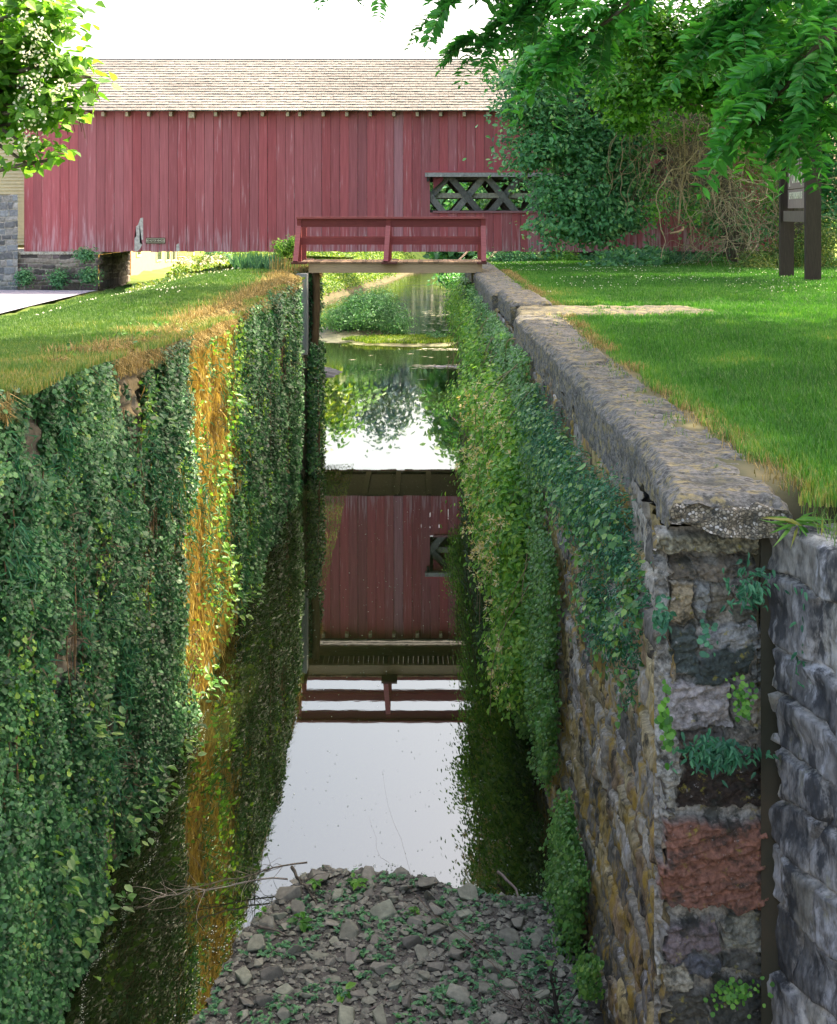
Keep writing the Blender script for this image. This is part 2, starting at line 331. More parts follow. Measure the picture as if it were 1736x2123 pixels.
def siding_mat():
    m, n, b, N, L = newmat('weathered red siding')
    at = N('ShaderNodeAttribute'); at.attribute_name = 'Col'
    ar = N('ShaderNodeAttribute'); ar.attribute_name = 'rnd'
    geo = N('ShaderNodeNewGeometry'); sp = N('ShaderNodeSeparateXYZ'); L(geo.outputs['Position'], sp.inputs[0])
    off = N('ShaderNodeMath'); off.operation = 'MULTIPLY'; L(ar.outputs['Fac'], off.inputs[0]); off.inputs[1].default_value = 60
    cb = N('ShaderNodeCombineXYZ'); L(sp.outputs['X'], cb.inputs[0]); L(off.outputs[0], cb.inputs[1]); L(sp.outputs['Z'], cb.inputs[2])
    mp = N('ShaderNodeMapping'); mp.inputs['Scale'].default_value = (16, 1, .9); L(cb.outputs[0], mp.inputs[0])
    z = N('ShaderNodeTexNoise'); z.inputs['Scale'].default_value = 1.0; z.inputs['Detail'].default_value = 8; z.inputs['Roughness'].default_value = .62; L(mp.outputs[0], z.inputs['Vector'])
    mp2 = N('ShaderNodeMapping'); mp2.inputs['Scale'].default_value = (3.2, 1, .35); L(cb.outputs[0], mp2.inputs[0])
    z2 = N('ShaderNodeTexNoise'); z2.inputs['Scale'].default_value = 1.0; z2.inputs['Detail'].default_value = 3; L(mp2.outputs[0], z2.inputs['Vector'])
    # wear: streaky noise times patches, more near the foot of the boards where rain splashes
    zb = N('ShaderNodeMapRange'); L(sp.outputs['Z'], zb.inputs[0]); zb.inputs[1].default_value = 5.7; zb.inputs[2].default_value = 4.5; zb.inputs[3].default_value = 0; zb.inputs[4].default_value = .16
    s1 = N('ShaderNodeMath'); s1.operation = 'MULTIPLY_ADD'; L(z2.outputs['Fac'], s1.inputs[0]); s1.inputs[1].default_value = .55; L(z.outputs['Fac'], s1.inputs[2])
    s2 = N('ShaderNodeMath'); L(s1.outputs[0], s2.inputs[0]); L(zb.outputs[0], s2.inputs[1])
    q = N('ShaderNodeMapRange'); L(s2.outputs[0], q.inputs[0]); q.inputs[1].default_value = .89; q.inputs[2].default_value = 1.02; q.inputs[3].default_value = 0; q.inputs[4].default_value = .7
    x = N('ShaderNodeMix'); x.data_type = 'RGBA'; L(q.outputs[0], x.inputs[0]); L(at.outputs['Color'], x.inputs[6]); x.inputs[7].default_value = (.50, .33, .37, 1)
    z3 = N('ShaderNodeMapRange'); L(z.outputs['Fac'], z3.inputs[0]); z3.inputs[1].default_value = .3; z3.inputs[2].default_value = .7; z3.inputs[3].default_value = .82; z3.inputs[4].default_value = 1.16
    sc = N('ShaderNodeVectorMath'); sc.operation = 'SCALE'; L(x.outputs[2], sc.inputs[0]); L(z3.outputs[0], sc.inputs['Scale'])
    L(sc.outputs[0], b.inputs['Base Color']); b.inputs['Roughness'].default_value = .8; b.inputs['Specular IOR Level'].default_value = .25
    bp = N('ShaderNodeBump'); bp.inputs['Strength'].default_value = .3; bp.inputs['Distance'].default_value = .004; L(z.outputs['Fac'], bp.inputs['Height']); L(bp.outputs[0], b.inputs['Normal'])
    return m
M['siding'] = siding_mat()

# ---------------------------------------------------------------- plan of the lock and canal
YL = np.array([-12, 5, 12, 19, 22, 26.5, 28.2, 28.4, 29.15, 29.3, 31.5, 32.5, 36, 46, 60, 75, 84, 96, 111, 123, 135, 150, 170])
XL = np.array([-2.86, -2.86, -2.80, -2.74, -2.68, -2.70, -2.86, -3.0, -3.0, -2.62, -2.57, -2.9, -3.9, -4.2, -5.6, -5.9, -6.0, -4.2, -2.0, -.8, 3, 12, 40])
YR = np.array([-12, 34.5, 35.5, 40, 60, 75, 100, 123, 135, 150, 170])
XR = np.array([1.36, 1.36, 1.6, 3.2, 4.6, 4.2, 4.2, 5.5, 10, 20, 60])
xl = lambda y: np.interp(y, YL, XL)
xr = lambda y: np.interp(y, YR, XR)

def h_left(X, Y):
    top = 4.50 + .24 * sstep(15, 8.5, Y) - .35 * sstep(26, 46, Y) + (vn(X * .7, Y * .5, seed=5) - .5) * .12
    road = 3.13
    t = sstep(-4.2, -11.0, X)
    h = top * (1 - t) + road * t
    h = np.where(Y > 50, 3.2 - .8 * sstep(60, 120, Y) + 1.5 * sstep(-8, -40, X), h)
    return h
def h_right(X, Y):
    h = 4.53 - .33 * sstep(24, 46, Y) + (vn(X * .8, Y * .6, seed=9) - .5) * .06
    return np.where(Y > 52, 3.4 - .6 * sstep(60, 120, Y), h)

def bank_sheet(side):
    ys = np.unique(np.concatenate([np.arange(-12, 31, .35), np.arange(31, 37, .2), np.arange(37, 60, .5), np.arange(60, 175, 1.5), np.geomspace(175, 2600, 24)]))
    if side > 0: ys = np.concatenate([[6.13, 6.16], ys[ys > 6.25]])
    t = np.concatenate([[0, .001], np.linspace(.15, 6, 30), np.geomspace(6.5, 14, 22), np.geomspace(15, 1500, 26)])
    Yg, Tg = np.meshgrid(ys, t, indexing='ij')
    x0 = xl(Yg) if side < 0 else xr(Yg)
    inset = np.where(Yg < (31.9 if side < 0 else 34.9), .32, 0)
    X = x0 + side * (Tg + inset)
    H = (h_left if side < 0 else h_right)(X, Yg)
    yend = 31.9 if side < 0 else 34.9
    lock = sstep(yend + .7, yend, Yg)
    slope = 3.2 if side < 0 else 3.5
    rise = np.where(Yg > yend, sstep(-.25, 1, Tg / slope) * 1.08 - .11, 1)
    Zb = H * rise + (fbm(X * .8, Yg * .8, seed=3) - .5) * .25 * sstep(0, .5, Tg) * (Yg > yend)
    Z = np.where(Tg < .0005, -.8, Zb * (1 - lock) + H * lock)
    Z = np.where((Tg < .0005) & (Yg < yend), -.8, Z)
    Z += .05 * (fbm(X * 1.5, Yg * 1.5, seed=31) - .5) * (1 if side > 0 else sstep(-10.8, -9.5, X))
    far = sstep(170, 900, Yg); Z = Z * (1 - far) + 3 * far
    if side > 0: Z[0, :] = -.6; Z[1, :] = 4.40
    V = np.stack([X, Yg, Z], -1).reshape(-1, 3)
    Fq = grid_faces(len(ys), len(t))
    if side > 0: pass
    else: Fq = Fq[:, ::-1]
    Xf, Yf, Tf = X.ravel(), Yg.ravel(), Tg.ravel()
    green = np.array([.045, .11, .02]) if side > 0 else np.array([.09, .13, .035])
    dry = np.array([.20, .165, .10])
    k = (sstep(.9, .1, Tf + (vn(Xf * 3, Yf * 3, seed=8) - .5) * .8) if side < 0 else sstep(.75, .3, Tf + (vn(Xf * 3, Yf * 3, seed=8) - .5) * .3)) * (Yf < 32)
    if side < 0: k = np.maximum(k, .95 * sstep(4.0, 1.5, Tf) * (Yf < 17.5))
    col = green[None] * (1 - k[:, None]) + dry[None] * k[:, None]
    mud = ((Yf > yend) & (Tf < .7))[:, None]; col = np.where(mud, np.array([.12, .10, .07])[None], col)
    fld = sstep(50, 60, Yf)[:, None]; col = np.where(mud, col, col * (1 - fld) + np.array([.22, .30, .07])[None] * fld)
    if side > 0: col = np.where((Yf < 6.2)[:, None], np.array([.045, .04, .032])[None], col)
    me = fast_mesh('ground', V, [Fq], M['ground'], col=col, smooth=True)
    o = link(bpy.data.objects.new('lawn' if side < 0 else 'lawn', me)); o['kind'] = 'structure'
    return o
lawn_l = bank_sheet(-1); lawn_r = bank_sheet(1)

def sheet(name, x0, x1, y0, y1, z, mat, col=(.1, .1, .1)):
    a = Acc(); a.add([(x0, y0, z), (x1, y0, z), (x1, y1, z), (x0, y1, z)], np.array([(0, 1, 2, 3)]), col=col)
    o = a.build(name, mat); o['kind'] = 'structure'; return o
sheet('canal_water', -14, 80, -12, 178, 0.0, M['water'])
# land far beyond the water's last bend
def far_land():
    a = Acc(); a.add([(-1500, 176, 1.6), (1500, 176, 1.6), (1500, 2600, 3.1), (-1500, 2600, 3.1)], np.array([(0, 1, 2, 3)]), col=(.2, .28, .07))
    a.add([(-20, 150, -.3), (90, 150, -.3), (90, 177, 1.7), (-20, 177, 1.7)], np.array([(0, 1, 2, 3)]), col=(.15, .25, .06))
    o = a.build('field', M['ground']); o['kind'] = 'structure'
far_land()
# road at the left, one sheet following the toe of the lawn
def road():
    ys = np.arange(12, 45.2, .6); xs = np.linspace(0, 1, 12)
    Yg, T = np.meshgrid(ys, xs, indexing='ij'); X = (-11.35 + .25 * np.sin(Yg * .12)) - 14 * T
    Z = 3.145 + .05 * T
    me = fast_mesh('road', np.stack([X, Yg, Z], -1).reshape(-1, 3), [grid_faces(len(ys), 12)[:, ::-1]], M['asphalt'], col=np.tile([(.24, .24, .30)], (X.size, 1)), smooth=True)
    o = link(bpy.data.objects.new('road', me)); o['kind'] = 'structure'
M['asphalt'] = colmat('asphalt', .9, 60, .2, .3, .004)
road()

# ---------------------------------------------------------------- rubble relief
def rubble(u, v, seed, ch=(.14, .32), sw=(.2, .6), pal=None, mortar=(.3, .29, .26), prot=(.01, .06), fine=.02, warp=.05):
    g = rng(seed)
    uu = u + (fbm(u * 2.2, v * 2.2, seed=seed + 1, o=3) - .5) * warp * 3
    vv = v + (fbm(u * 1.3, v * 1.3, seed=seed + 2, o=3) - .5) * warp * 3.5
    vb = [v.min() - .5]
    while vb[-1] < v.max() + .5: vb.append(vb[-1] + g.uniform(*ch))
    vb = np.array(vb); ci = np.clip(np.searchsorted(vb, vv) - 1, 0, len(vb) - 2)
    dv = np.minimum(vv - vb[ci], vb[ci + 1] - vv)
    h = np.zeros_like(u); col = np.zeros(u.shape + (3,))
    pal = np.asarray(pal)
    du = np.zeros_like(u); pr = np.zeros_like(u); sid = np.zeros(u.shape, dtype=int)
    for c in np.unique(ci):
        m = ci == c; ub = [u.min() - 1 + g.uniform(0, .4)]
        while ub[-1] < u.max() + 1: ub.append(ub[-1] + g.uniform(*sw))
        ub = np.array(ub); k = np.clip(np.searchsorted(ub, uu[m]) - 1, 0, len(ub) - 2)
        du[m] = np.minimum(uu[m] - ub[k], ub[k + 1] - uu[m]); sid[m] = c * 1000 + k
        pp = g.uniform(*prot, len(ub)); pr[m] = pp[k]
        pc = g.integers(0, len(pal), len(ub)); br = g.uniform(.65, 1.3, len(ub)); col[m] = pal[pc[k]] * br[k][:, None]
    d = np.minimum(du, dv); d = np.where(np.minimum(du, dv) > 0, np.minimum(d, .7 * np.hypot(du, dv)), 0)
    e = sstep(.004, .020, d)
    h = e * (pr + .02) + (fbm(u * 7, v * 7, seed=seed + 5) - .5) * fine * 2.2 + (fbm(u * 25, v * 25, seed=seed + 6, o=2) - .5) * fine * .5
    col = col * e[..., None] + np.asarray(mortar) * (1 - e[..., None]) * (.8 + .4 * vn(u * 9, v * 9, seed=seed)[..., None])
    return h, col

PAL_R = [(.30, .25, .14), (.22, .21, .19), (.33, .31, .27), (.12, .115, .10), (.26, .19, .12), (.36, .29, .14), (.17, .16, .15)]
PAL_L = [(.17, .15, .11), (.12, .12, .10), (.22, .18, .12), (.08, .085, .07), (.28, .22, .13)]

# left lock wall
wl_t = thing('lock_wall', 'long ivy covered stone lock wall on the left of the water', 'wall', (-3.1, 20, 0))
def left_wall():
    ys = np.concatenate([np.arange(-8, 8, .12), np.arange(8, 20, .035), np.arange(20, 32, .05)]); vs = np.arange(-.6, 4.50, .04)
    Yg, Vg = np.meshgrid(ys, vs, indexing='ij')
    h, col = rubble(Yg, Vg, 11, ch=(.08, .22), sw=(.15, .5), pal=PAL_L, mortar=(.16, .14, .11), prot=(.01, .08), fine=.07)
    h = h + (fbm(Yg * 9, Vg * 1.2, seed=79) - .5) * .10
    # vertical ridges and hollows of the weathered face
    h = h + (fbm(Yg * 1.6, Vg * .22, seed=77) - .5) * .16 + .02
    sun_warm = (np.exp(-((Yg - 16.4) / 1.9) ** 4) * sstep(.25, .6, fbm(Yg * 2.5, Vg * .8, seed=78)))[..., None]  # stone tinted tan to paint the sunlit strip
    col = col * (1 - sun_warm * .75) + np.array([.42, .30, .14]) * sun_warm * .75
    topj = 4.47 + .24 * sstep(15, 8.5, Yg) + (vn(Yg * 1.4, seed=4) - .5) * .12
    V3 = np.stack([xl(Yg) - .05 + h, Yg, Vg * topj / 4.5], -1)
    # top ledge strip going back under the turf
    back = V3[:, -1, :].copy(); rows = [V3]
    for dx, dz in ((-.15, .03), (-.4, .0), (-.7, -.12)):
        b2 = back.copy(); b2[:, 0] += dx; b2[:, 2] += dz + (vn(ys * 5, dx * 9, seed=12) - .5) * .05; rows.append(b2[:, None, :])
    A = np.concatenate(rows, 1); cc = np.concatenate([col] + [col[:, -1:, :]] * 3, 1)
    me = fast_mesh('masonry', A.reshape(-1, 3), [grid_faces(A.shape[0], A.shape[1])[:, ::-1]], M['stone_l'], col=cc.reshape(-1, 3), smooth=True)
    link(bpy.data.objects.new('masonry', me), wl_t)
    # end of the wall beyond the footbridge
    us = np.arange(0, 3.0, .05); U, V_ = np.meshgrid(us, np.arange(-.6, 4.2, .05), indexing='ij')
    h, col = rubble(U, V_, 14, pal=PAL_L, mortar=(.22, .2, .16))
    me = fast_mesh('end_face', np.stack([xl(31.9) - .05 - U, 31.9 + .5 * U + h, V_], -1).reshape(-1, 3), [grid_faces(*U.shape)], M['stone_l'], col=col.reshape(-1, 3), smooth=True)
    link(bpy.data.objects.new('end_face', me), wl_t)
left_wall()

# right lock wall
wr_t = thing('lock_wall', 'lichen streaked rubble lock wall with concrete coping on the right', 'wall', (1.6, 20, 0))
def xin(y): return np.interp(y, [5.9, 6.2, 7.0, 7.6, 9, 14, 35.5], [1.235, 1.25, 1.31, 1.35, 1.36, 1.36, 1.36])
def right_wall():
    ys = np.concatenate([np.arange(6.2, 12, .014), np.arange(12, 20, .03), np.arange(20, 35.2, .06)]); vs = np.arange(-.6, 4.30, .016)
    Yg, Vg = np.meshgrid(ys, vs, indexing='ij')
    h, col = rubble(Yg, Vg, 21, ch=(.10, .28), sw=(.25, .85), pal=PAL_R, mortar=(.34, .31, .24), prot=(.0, .05), fine=.035, warp=.05)
    V3 = np.stack([xin(Yg) + .02 - h, Yg, Vg], -1)
    me = fast_mesh('masonry', V3.reshape(-1, 3), [grid_faces(*Yg.shape)], M['stone_r'], col=col.reshape(-1, 3), smooth=True)
    link(bpy.data.objects.new('masonry', me), wr_t)
    us = np.arange(0, 4.0, .06); U, V_ = np.meshgrid(us, np.arange(-.6, 4.2, .06), indexing='ij')
    h, col = rubble(U, V_, 24, pal=PAL_R)
    me = fast_mesh('end_face', np.stack([1.38 + U, 35.15 + .4 * U + h, V_], -1).reshape(-1, 3), [grid_faces(*U.shape)[:, ::-1]], M['stone_r'], col=col.reshape(-1, 3), smooth=True)
    link(bpy.data.objects.new('end_face', me), wr_t)
right_wall()

# end of the right wall facing the camera: large stones, laid out one by one (print coordinates at 6.2 m)
def pier_face():
    YF = 6.20
    stones = [  # x0,x1,y0,y1, protrusion, colour, tilt
        (1388,1440,1165,1212,.03,(.13,.115,.09),0),(1440,1520,1160,1208,.035,(.16,.14,.11),0),(1518,1606,1162,1214,.02,(.13,.12,.10),0),
        (1386,1436,1216,1296,.05,(.24,.20,.13),.1),(1438,1476,1214,1300,.03,(.22,.23,.22),0),(1478,1514,1212,1290,.035,(.18,.17,.14),0),(1516,1560,1218,1262,.05,(.24,.22,.2),0),(1520,1606,1266,1300,.02,(.1,.1,.08),0),
        (1384,1450,1304,1400,.035,(.075,.095,.09),.05),(1452,1612,1304,1352,.045,(.26,.27,.27),-.1),(1446,1556,1346,1410,.07,(.05,.065,.062),-.35),(1560,1614,1350,1420,.03,(.2,.21,.2),0),
        (1380,1520,1414,1512,.075,(.30,.28,.28),.02),(1524,1556,1420,1500,.03,(.2,.2,.19),0),(1558,1612,1424,1520,.05,(.25,.23,.19),0),
        (1368,1404,1520,1680,.06,(.30,.30,.27),.05),(1410,1606,1560,1680,.02,(.038,.03,.026),.02),(1410,1500,1518,1556,.03,(.16,.15,.14),0),(1502,1602,1524,1556,.025,(.22,.2,.17),0),
        (1374,1590,1704,1880,.085,(.20,.10,.072),.03),(1372,1400,1684,1700,.03,(.35,.34,.3),0),
        (1380,1498,1918,1984,.06,(.15,.125,.13),-.08),(1508,1604,1888,1976,.055,(.22,.225,.19),.0),
        (1386,1496,1990,2020,.07,(.09,.095,.11),.12),(1370,1426,1992,2062,.06,(.3,.29,.24),0),(1500,1606,1990,2030,.03,(.1,.1,.09),0),
        (1372,1470,2070,2180,.04,(.07,.07,.06),0),(1476,1604,2044,2180,.03,(.05,.055,.05),.05),(1380,1600,2190,2290,.05,(.15,.14,.13),0),(1370,1480,2300,2420,.06,(.2,.18,.16),0),(1486,1600,2300,2420,.05,(.12,.12,.12),0)]
    us = np.arange(1364, 1622, 1.7); vs = np.arange(1098, 2430, 1.9)
    U, V_ = np.meshgrid(us, vs, indexing='ij')
    u = U + (fbm(U / 40, V_ / 40, seed=41) - .5) * 42 + (fbm(U / 12, V_ / 12, seed=43) - .5) * 12; v = V_ + (fbm(U / 45, V_ / 45, seed=42) - .5) * 46 + (fbm(U / 12, V_ / 12, seed=44) - .5) * 12
    H = np.full(U.shape, 0.0); C = np.broadcast_to(np.array([.33, .32, .29]), U.shape + (3,)).copy() * (.7 + .5 * fbm(U / 20, V_ / 20, seed=45))[..., None]
    lo = (V_ < 1160)
    for (a, b, c, d, pr, co, ti) in stones:
        cx, cy = (a + b) / 2, (c + d) / 2; uu = u - cx; vv = v - cy - uu * ti
        r = 5
        qx = np.abs(uu) - (b - a) / 2 + r; qy = np.abs(vv) - (d - c) / 2 + r
        sd = -(np.hypot(np.maximum(qx, 0), np.maximum(qy, 0)) + np.minimum(np.maximum(qx, qy), 0) - r)
        e = sstep(-1, 3.5, sd)
        lay = (fbm(U / 46 + V_ / 60, (V_ + U * .25) / 13, seed=46) - .5) * (.075 if co[0] > co[2] * 2 else .05)
        hh = (pr + .012 * (fbm(U / 14, V_ / 14, seed=int(a))) + (uu / 424) * ti * .5 + lay)
        H = H * (1 - e) + hh * e
        C = C * (1 - e[..., None]) + np.array(co) * (.8 + .45 * fbm(U / 12, V_ / 12, seed=int(c)))[..., None] * e[..., None]
    # the pebbly layer under the coping and the hollow beneath it
    pl = sstep(1104, 1118, V_) * sstep(1158, 1146, V_ + (vn(U / 14, seed=3) - .5) * 14)
    H = H * (1 - pl) + pl * (.05 + .03 * vn(U / 5, V_ / 5, seed=55)); C = C * (1 - pl[..., None]) + pl[..., None] * np.array([.22, .21, .15]) * (.5 + vn(U / 5, V_ / 5, seed=56))[..., None]
    hol = sstep(1146, 1156, V_) * sstep(1176, 1164, V_); H -= hol * .05
    side = sstep(1598, 1616, U); H -= side * .15
    left = sstep(1392, 1372, U); H -= left * .03
    H += (fbm(U / 8, V_ / 8, seed=58, o=3) - .5) * .024 + (fbm(U / 30, V_ / 30, seed=59) - .5) * .05
    X = (U - CX) * YF / F; Z = CZ - (V_ - HY) * YF / F
    me = fast_mesh('end_stones', np.stack([X, YF + .06 - H, Z], -1).reshape(-1, 3), [grid_faces(*U.shape)], M['stone_p'], col=np.clip(C, .01, .9).reshape(-1, 3), smooth=True)
    link(bpy.data.objects.new('end_stones', me), wr_t)
pier_face()

# coping blocks: closed grids displaced by a position based noise
def coping(name, prof, z0, z1, step, mat, amp=.018, colr=(.15, .148, .138), rag=0.0, parent=None, crumb=.05):
    """prof: list of (y, x_in, x_out)"""
    pr = np.array(prof); ny = max(3, int((pr[-1, 0] - pr[0, 0]) / step)); ys = np.linspace(pr[0, 0], pr[-1, 0], ny)
    xi = np.interp(ys, pr[:, 0], pr[:, 1]); xo = np.interp(ys, pr[:, 0], pr[:, 2])
    nx = max(4, int((xo - xi).mean() / step)); nz = max(4, int((z1 - z0) / step))
    ring = [(0, t) for t in np.linspace(0, 1, nz)] + [(t, 1) for t in np.linspace(0, 1, nx)[1:]] + [(1, t) for t in np.linspace(1, 0, nz)[1:]]
    ring = np.array(ring); A = np.zeros((ny, len(ring), 3))
    A[..., 0] = xi[:, None] + (xo - xi)[:, None] * ring[None, :, 0]; A[..., 1] = ys[:, None]; A[..., 2] = z0 + (z1 - z0) * ring[None, :, 1]
    # end caps as grids
    us = np.linspace(0, 1, nx); zs = np.linspace(0, 1, nz); caps = []
    for yy, x_i, x_o, flip in ((ys[0], xi[0], xo[0], 0), (ys[-1], xi[-1], xo[-1], 1)):
        U, Z = np.meshgrid(us, zs, indexing='ij')
        G = np.stack([x_i + (x_o - x_i) * U, np.full(U.shape, yy), z0 + (z1 - z0) * Z], -1)
        caps.append((G, grid_faces(nx, nz)[:, ::-1] if flip else grid_faces(nx, nz)))
    def disp(G):
        x, y, z = G[..., 0], G[..., 1], G[..., 2]
        d = np.stack([fbm(x * 14, y * 14, z * 14, seed=61) - .5, fbm(x * 14, y * 14, z * 14, seed=62) - .5, fbm(x * 9, y * 9, z * 9, seed=63) - .5], -1) * amp * 2.6
        d[..., 2] -= .02 * sstep(.62, .72, fbm(x * 2.2, y * 1.1, seed=71)) + .03 * (np.abs(vn(y * 1.1, x * .8, seed=72) - .5) < .012)
        x_i = np.interp(y, ys, xi); x_o = np.interp(y, ys, xo)
        edge = np.maximum(0, 1 - np.minimum(np.minimum(x - x_i, x_o - x), np.minimum(y - ys[0], ys[-1] - y) + 0) / .06) * np.maximum(0, 1 - (z1 - z) / .06)
        d[..., 2] -= edge * crumb * (vn(x * 12, y * 12, z * 3, seed=64) + .4)
        d[..., 0] += edge * crumb * .8 * np.where(x - x_i < x_o - x, 1, -1) * vn(x * 10, y * 10, seed=65)
        if rag:
            fr = np.exp(-(y - ys[0]) / .12)
            d[..., 2] += np.maximum(0, 1 - (z - z0) / .12) * rag * (vn(x * 7, 3.1, seed=66) ** 1.3) * fr
            peb = np.abs(vn(x * 75, y * 75, z * 75, seed=67) - .5) * .02 + (vn(x * 12, y * 12, z * 12, seed=68) - .5) * .06
            d[..., 1] -= peb * fr - .01
        return G + d
    a = Acc(); A = disp(A)
    def colr_of(G):
        return np.array(colr) * (.8 + .4 * fbm(G[..., 0] * 3, G[..., 1] * 3, G[..., 2] * 3, seed=69))[..., None]
    a.add(A.reshape(-1, 3), grid_faces(*A.shape[:2])[:, ::-1], col=colr_of(A).reshape(-1, 3))
    for G, f in caps:
        if rag and G[0, 0, 1] < ys[0] + .01:
            Gd = disp(G); Gd[..., 1] -= .003
            fm = fast_mesh('broken_face', Gd.reshape(-1, 3), [f], M['pebble'], col=(np.array([.20, .19, .15]) + 0 * colr_of(G)).reshape(-1, 3), smooth=True)
            link(bpy.data.objects.new('broken_face', fm), parent); continue
        c = colr_of(G)
        if rag and G[0, 0, 1] < ys[0] + .01:
            pb = vn(G[..., 0] * 40, G[..., 2] * 40, seed=70); c = np.array([.24, .23, .17]) * (.35 + 1.6 * pb ** 1.5)[..., None]
        a.add(disp(G).reshape(-1, 3), f, col=c.reshape(-1, 3))
    return a.build(name, mat, parent, smooth=True)

coping('coping_block', [(6.08, 1.22, 1.815), (6.8, 1.285, 1.89), (7.5, 1.32, 1.905)], 4.345, 4.56, .012, M['concrete'], amp=.016, rag=.09, parent=wr_t)
coping('coping_block', [(7.53, 1.335, 1.90), (9.2, 1.305, 1.88), (11.2, 1.325, 1.865), (13.3, 1.325, 1.87), (16.9, 1.29, 1.96)], 4.17, 4.555, .022, M['concrete'], amp=.02, parent=wr_t)
coping('coping_block', [(18.55, 1.36, 2.0), (21.5, 1.36, 1.95)], 4.12, 4.62, .05, M['concrete'], amp=.03, parent=wr_t)
coping('coping_block', [(21.6, 1.27, 1.95), (29.0, 1.28, 2.0), (35.1, 1.30, 2.0)], 4.12, 4.56, .06, M['concrete'], amp=.03, parent=wr_t)
coping('cross_slab', [(16.95, 1.33, 4.05), (17.5, 1.36, 4.2), (18.5, 1.45, 3.9)], 4.10, 4.57, .06, M['concrete'], amp=.02, colr=(.10, .095, .075), parent=wr_t)

# wing wall at the far right edge, running toward the camera
def wing():
    t = thing('wing_wall', 'pale streaked rubble wing wall at the right edge in front of the pier', 'wall', (1.9, 5.6, 0))
    us = np.arange(-.02, 1.7, .012); vs = np.arange(-.4, 4.40, .014); U, V_ = np.meshgrid(us, vs, indexing='ij')
    Vt = V_ + U * 0
    h, col = rubble(U, Vt, 33, ch=(.22, .45), sw=(.3, .7), pal=[(.24, .245, .25), (.11, .115, .12), (.32, .32, .30), (.2, .2, .18)], mortar=(.40, .40, .39), prot=(0, .05), fine=.03, warp=.1)
    dx, dy = .19, -.5; L = math.hypot(dx, dy)
    ox = 1.742 + U * dx / L; oy = 6.17 + U * dy / L
    nx_, ny_ = dy / L, -dx / L
    topz = 4.40
    V3 = np.stack([ox + nx_ * (h - .03) , oy + ny_ * (h - .03), np.minimum(V_, topz)], -1)
    rows = [V3]; back = V3[:, -1, :]
    c2 = [col]
    for k, d in enumerate((.05, .12, .2, .3, .4, .5, .62, .9, 1.4, 2.2, 3.4, 5)):
        b = back.copy(); b[:, 0] += d; b[:, 1] += 0; b[:, 2] += .02 + (fbm(us * 6, d * 9, seed=34) - .5) * .06; rows.append(b[:, None]); c2.append(np.broadcast_to(np.array([.3, .3, .27]), (len(us), 1, 3)))
    A = np.concatenate(rows, 1); C = np.concatenate(c2, 1)
    me = fast_mesh('masonry', A.reshape(-1, 3), [grid_faces(*A.shape[:2])[:, ::-1]], M['stone_w'], col=C.reshape(-1, 3), smooth=True)
    link(bpy.data.objects.new('masonry', me), t)
wing()

# timber posts of the lock gate under the left end of the footbridge
def gate_post():
    t = thing('gate_post', 'weathered grey timber and dark quoin post beneath the left end of the footbridge', 'post', (-2.6, 28.9, 3))
    a = Acc(); a.box(-2.78, -2.54, 28.5, 28.95, 2.7, 4.54, col=(.30, .31, .31)); a.build('grey_post', M['post'], t)
    a = Acc(); pts = [(-2.42, 29.35, z) for z in np.linspace(-.4, 4.52, 14)]
    a.tube([(p[0] + .03 * math.sin(p[2] * 2), p[1], p[2]) for p in pts], [.09] * 14, 8, col=(.16, .10, .05)); a.build('quoin_post', M['bark'], t, True)
gate_post()
def recess_fill():
    us = np.arange(28.15, 29.4, .05); U, V_ = np.meshgrid(us, np.arange(-.6, 2.75, .05), indexing='ij')
    h, col = rubble(U, V_, 16, pal=PAL_L, mortar=(.2, .18, .15)); A = np.stack([-2.66 + h, U, V_], -1); B2 = A[:, -1:, :].copy(); B2[..., 0] -= .5
    A = np.concatenate([A, B2], 1); col = np.concatenate([col, col[:, -1:, :]], 1)
    me = fast_mesh('recess_masonry', A.reshape(-1, 3), [grid_faces(*A.shape[:2])[:, ::-1]], M['stone_l'], col=col.reshape(-1, 3), smooth=True); link(bpy.data.objects.new('recess_masonry', me), wl_t)
    g = rng(17); n = 6500; Y = g.uniform(28.0, 31.4, n); Z = g.uniform(.02, 3.0, n); m = (Z < 2.5 + .5 * vn(Y * 3, seed=18)) & (vn(Y * 3, Z * 1.5, seed=19) > .25); Y, Z = Y[m], Z[m]; n = len(Y)
    o = leaves('ivy', np.stack([-2.50 + g.uniform(0, .18, n), Y, Z], -1), randdir(g, n, (1.2, -.6, .8)), randdir(g, n, (.2, 0, -1)), g.uniform(.04, .075, n), T_ROUND, M['ivy'], seed=20); tag(o, 'ivy hanging below the timber posts at the far end of the left wall', 'ivy', kind='stuff')
recess_fill()

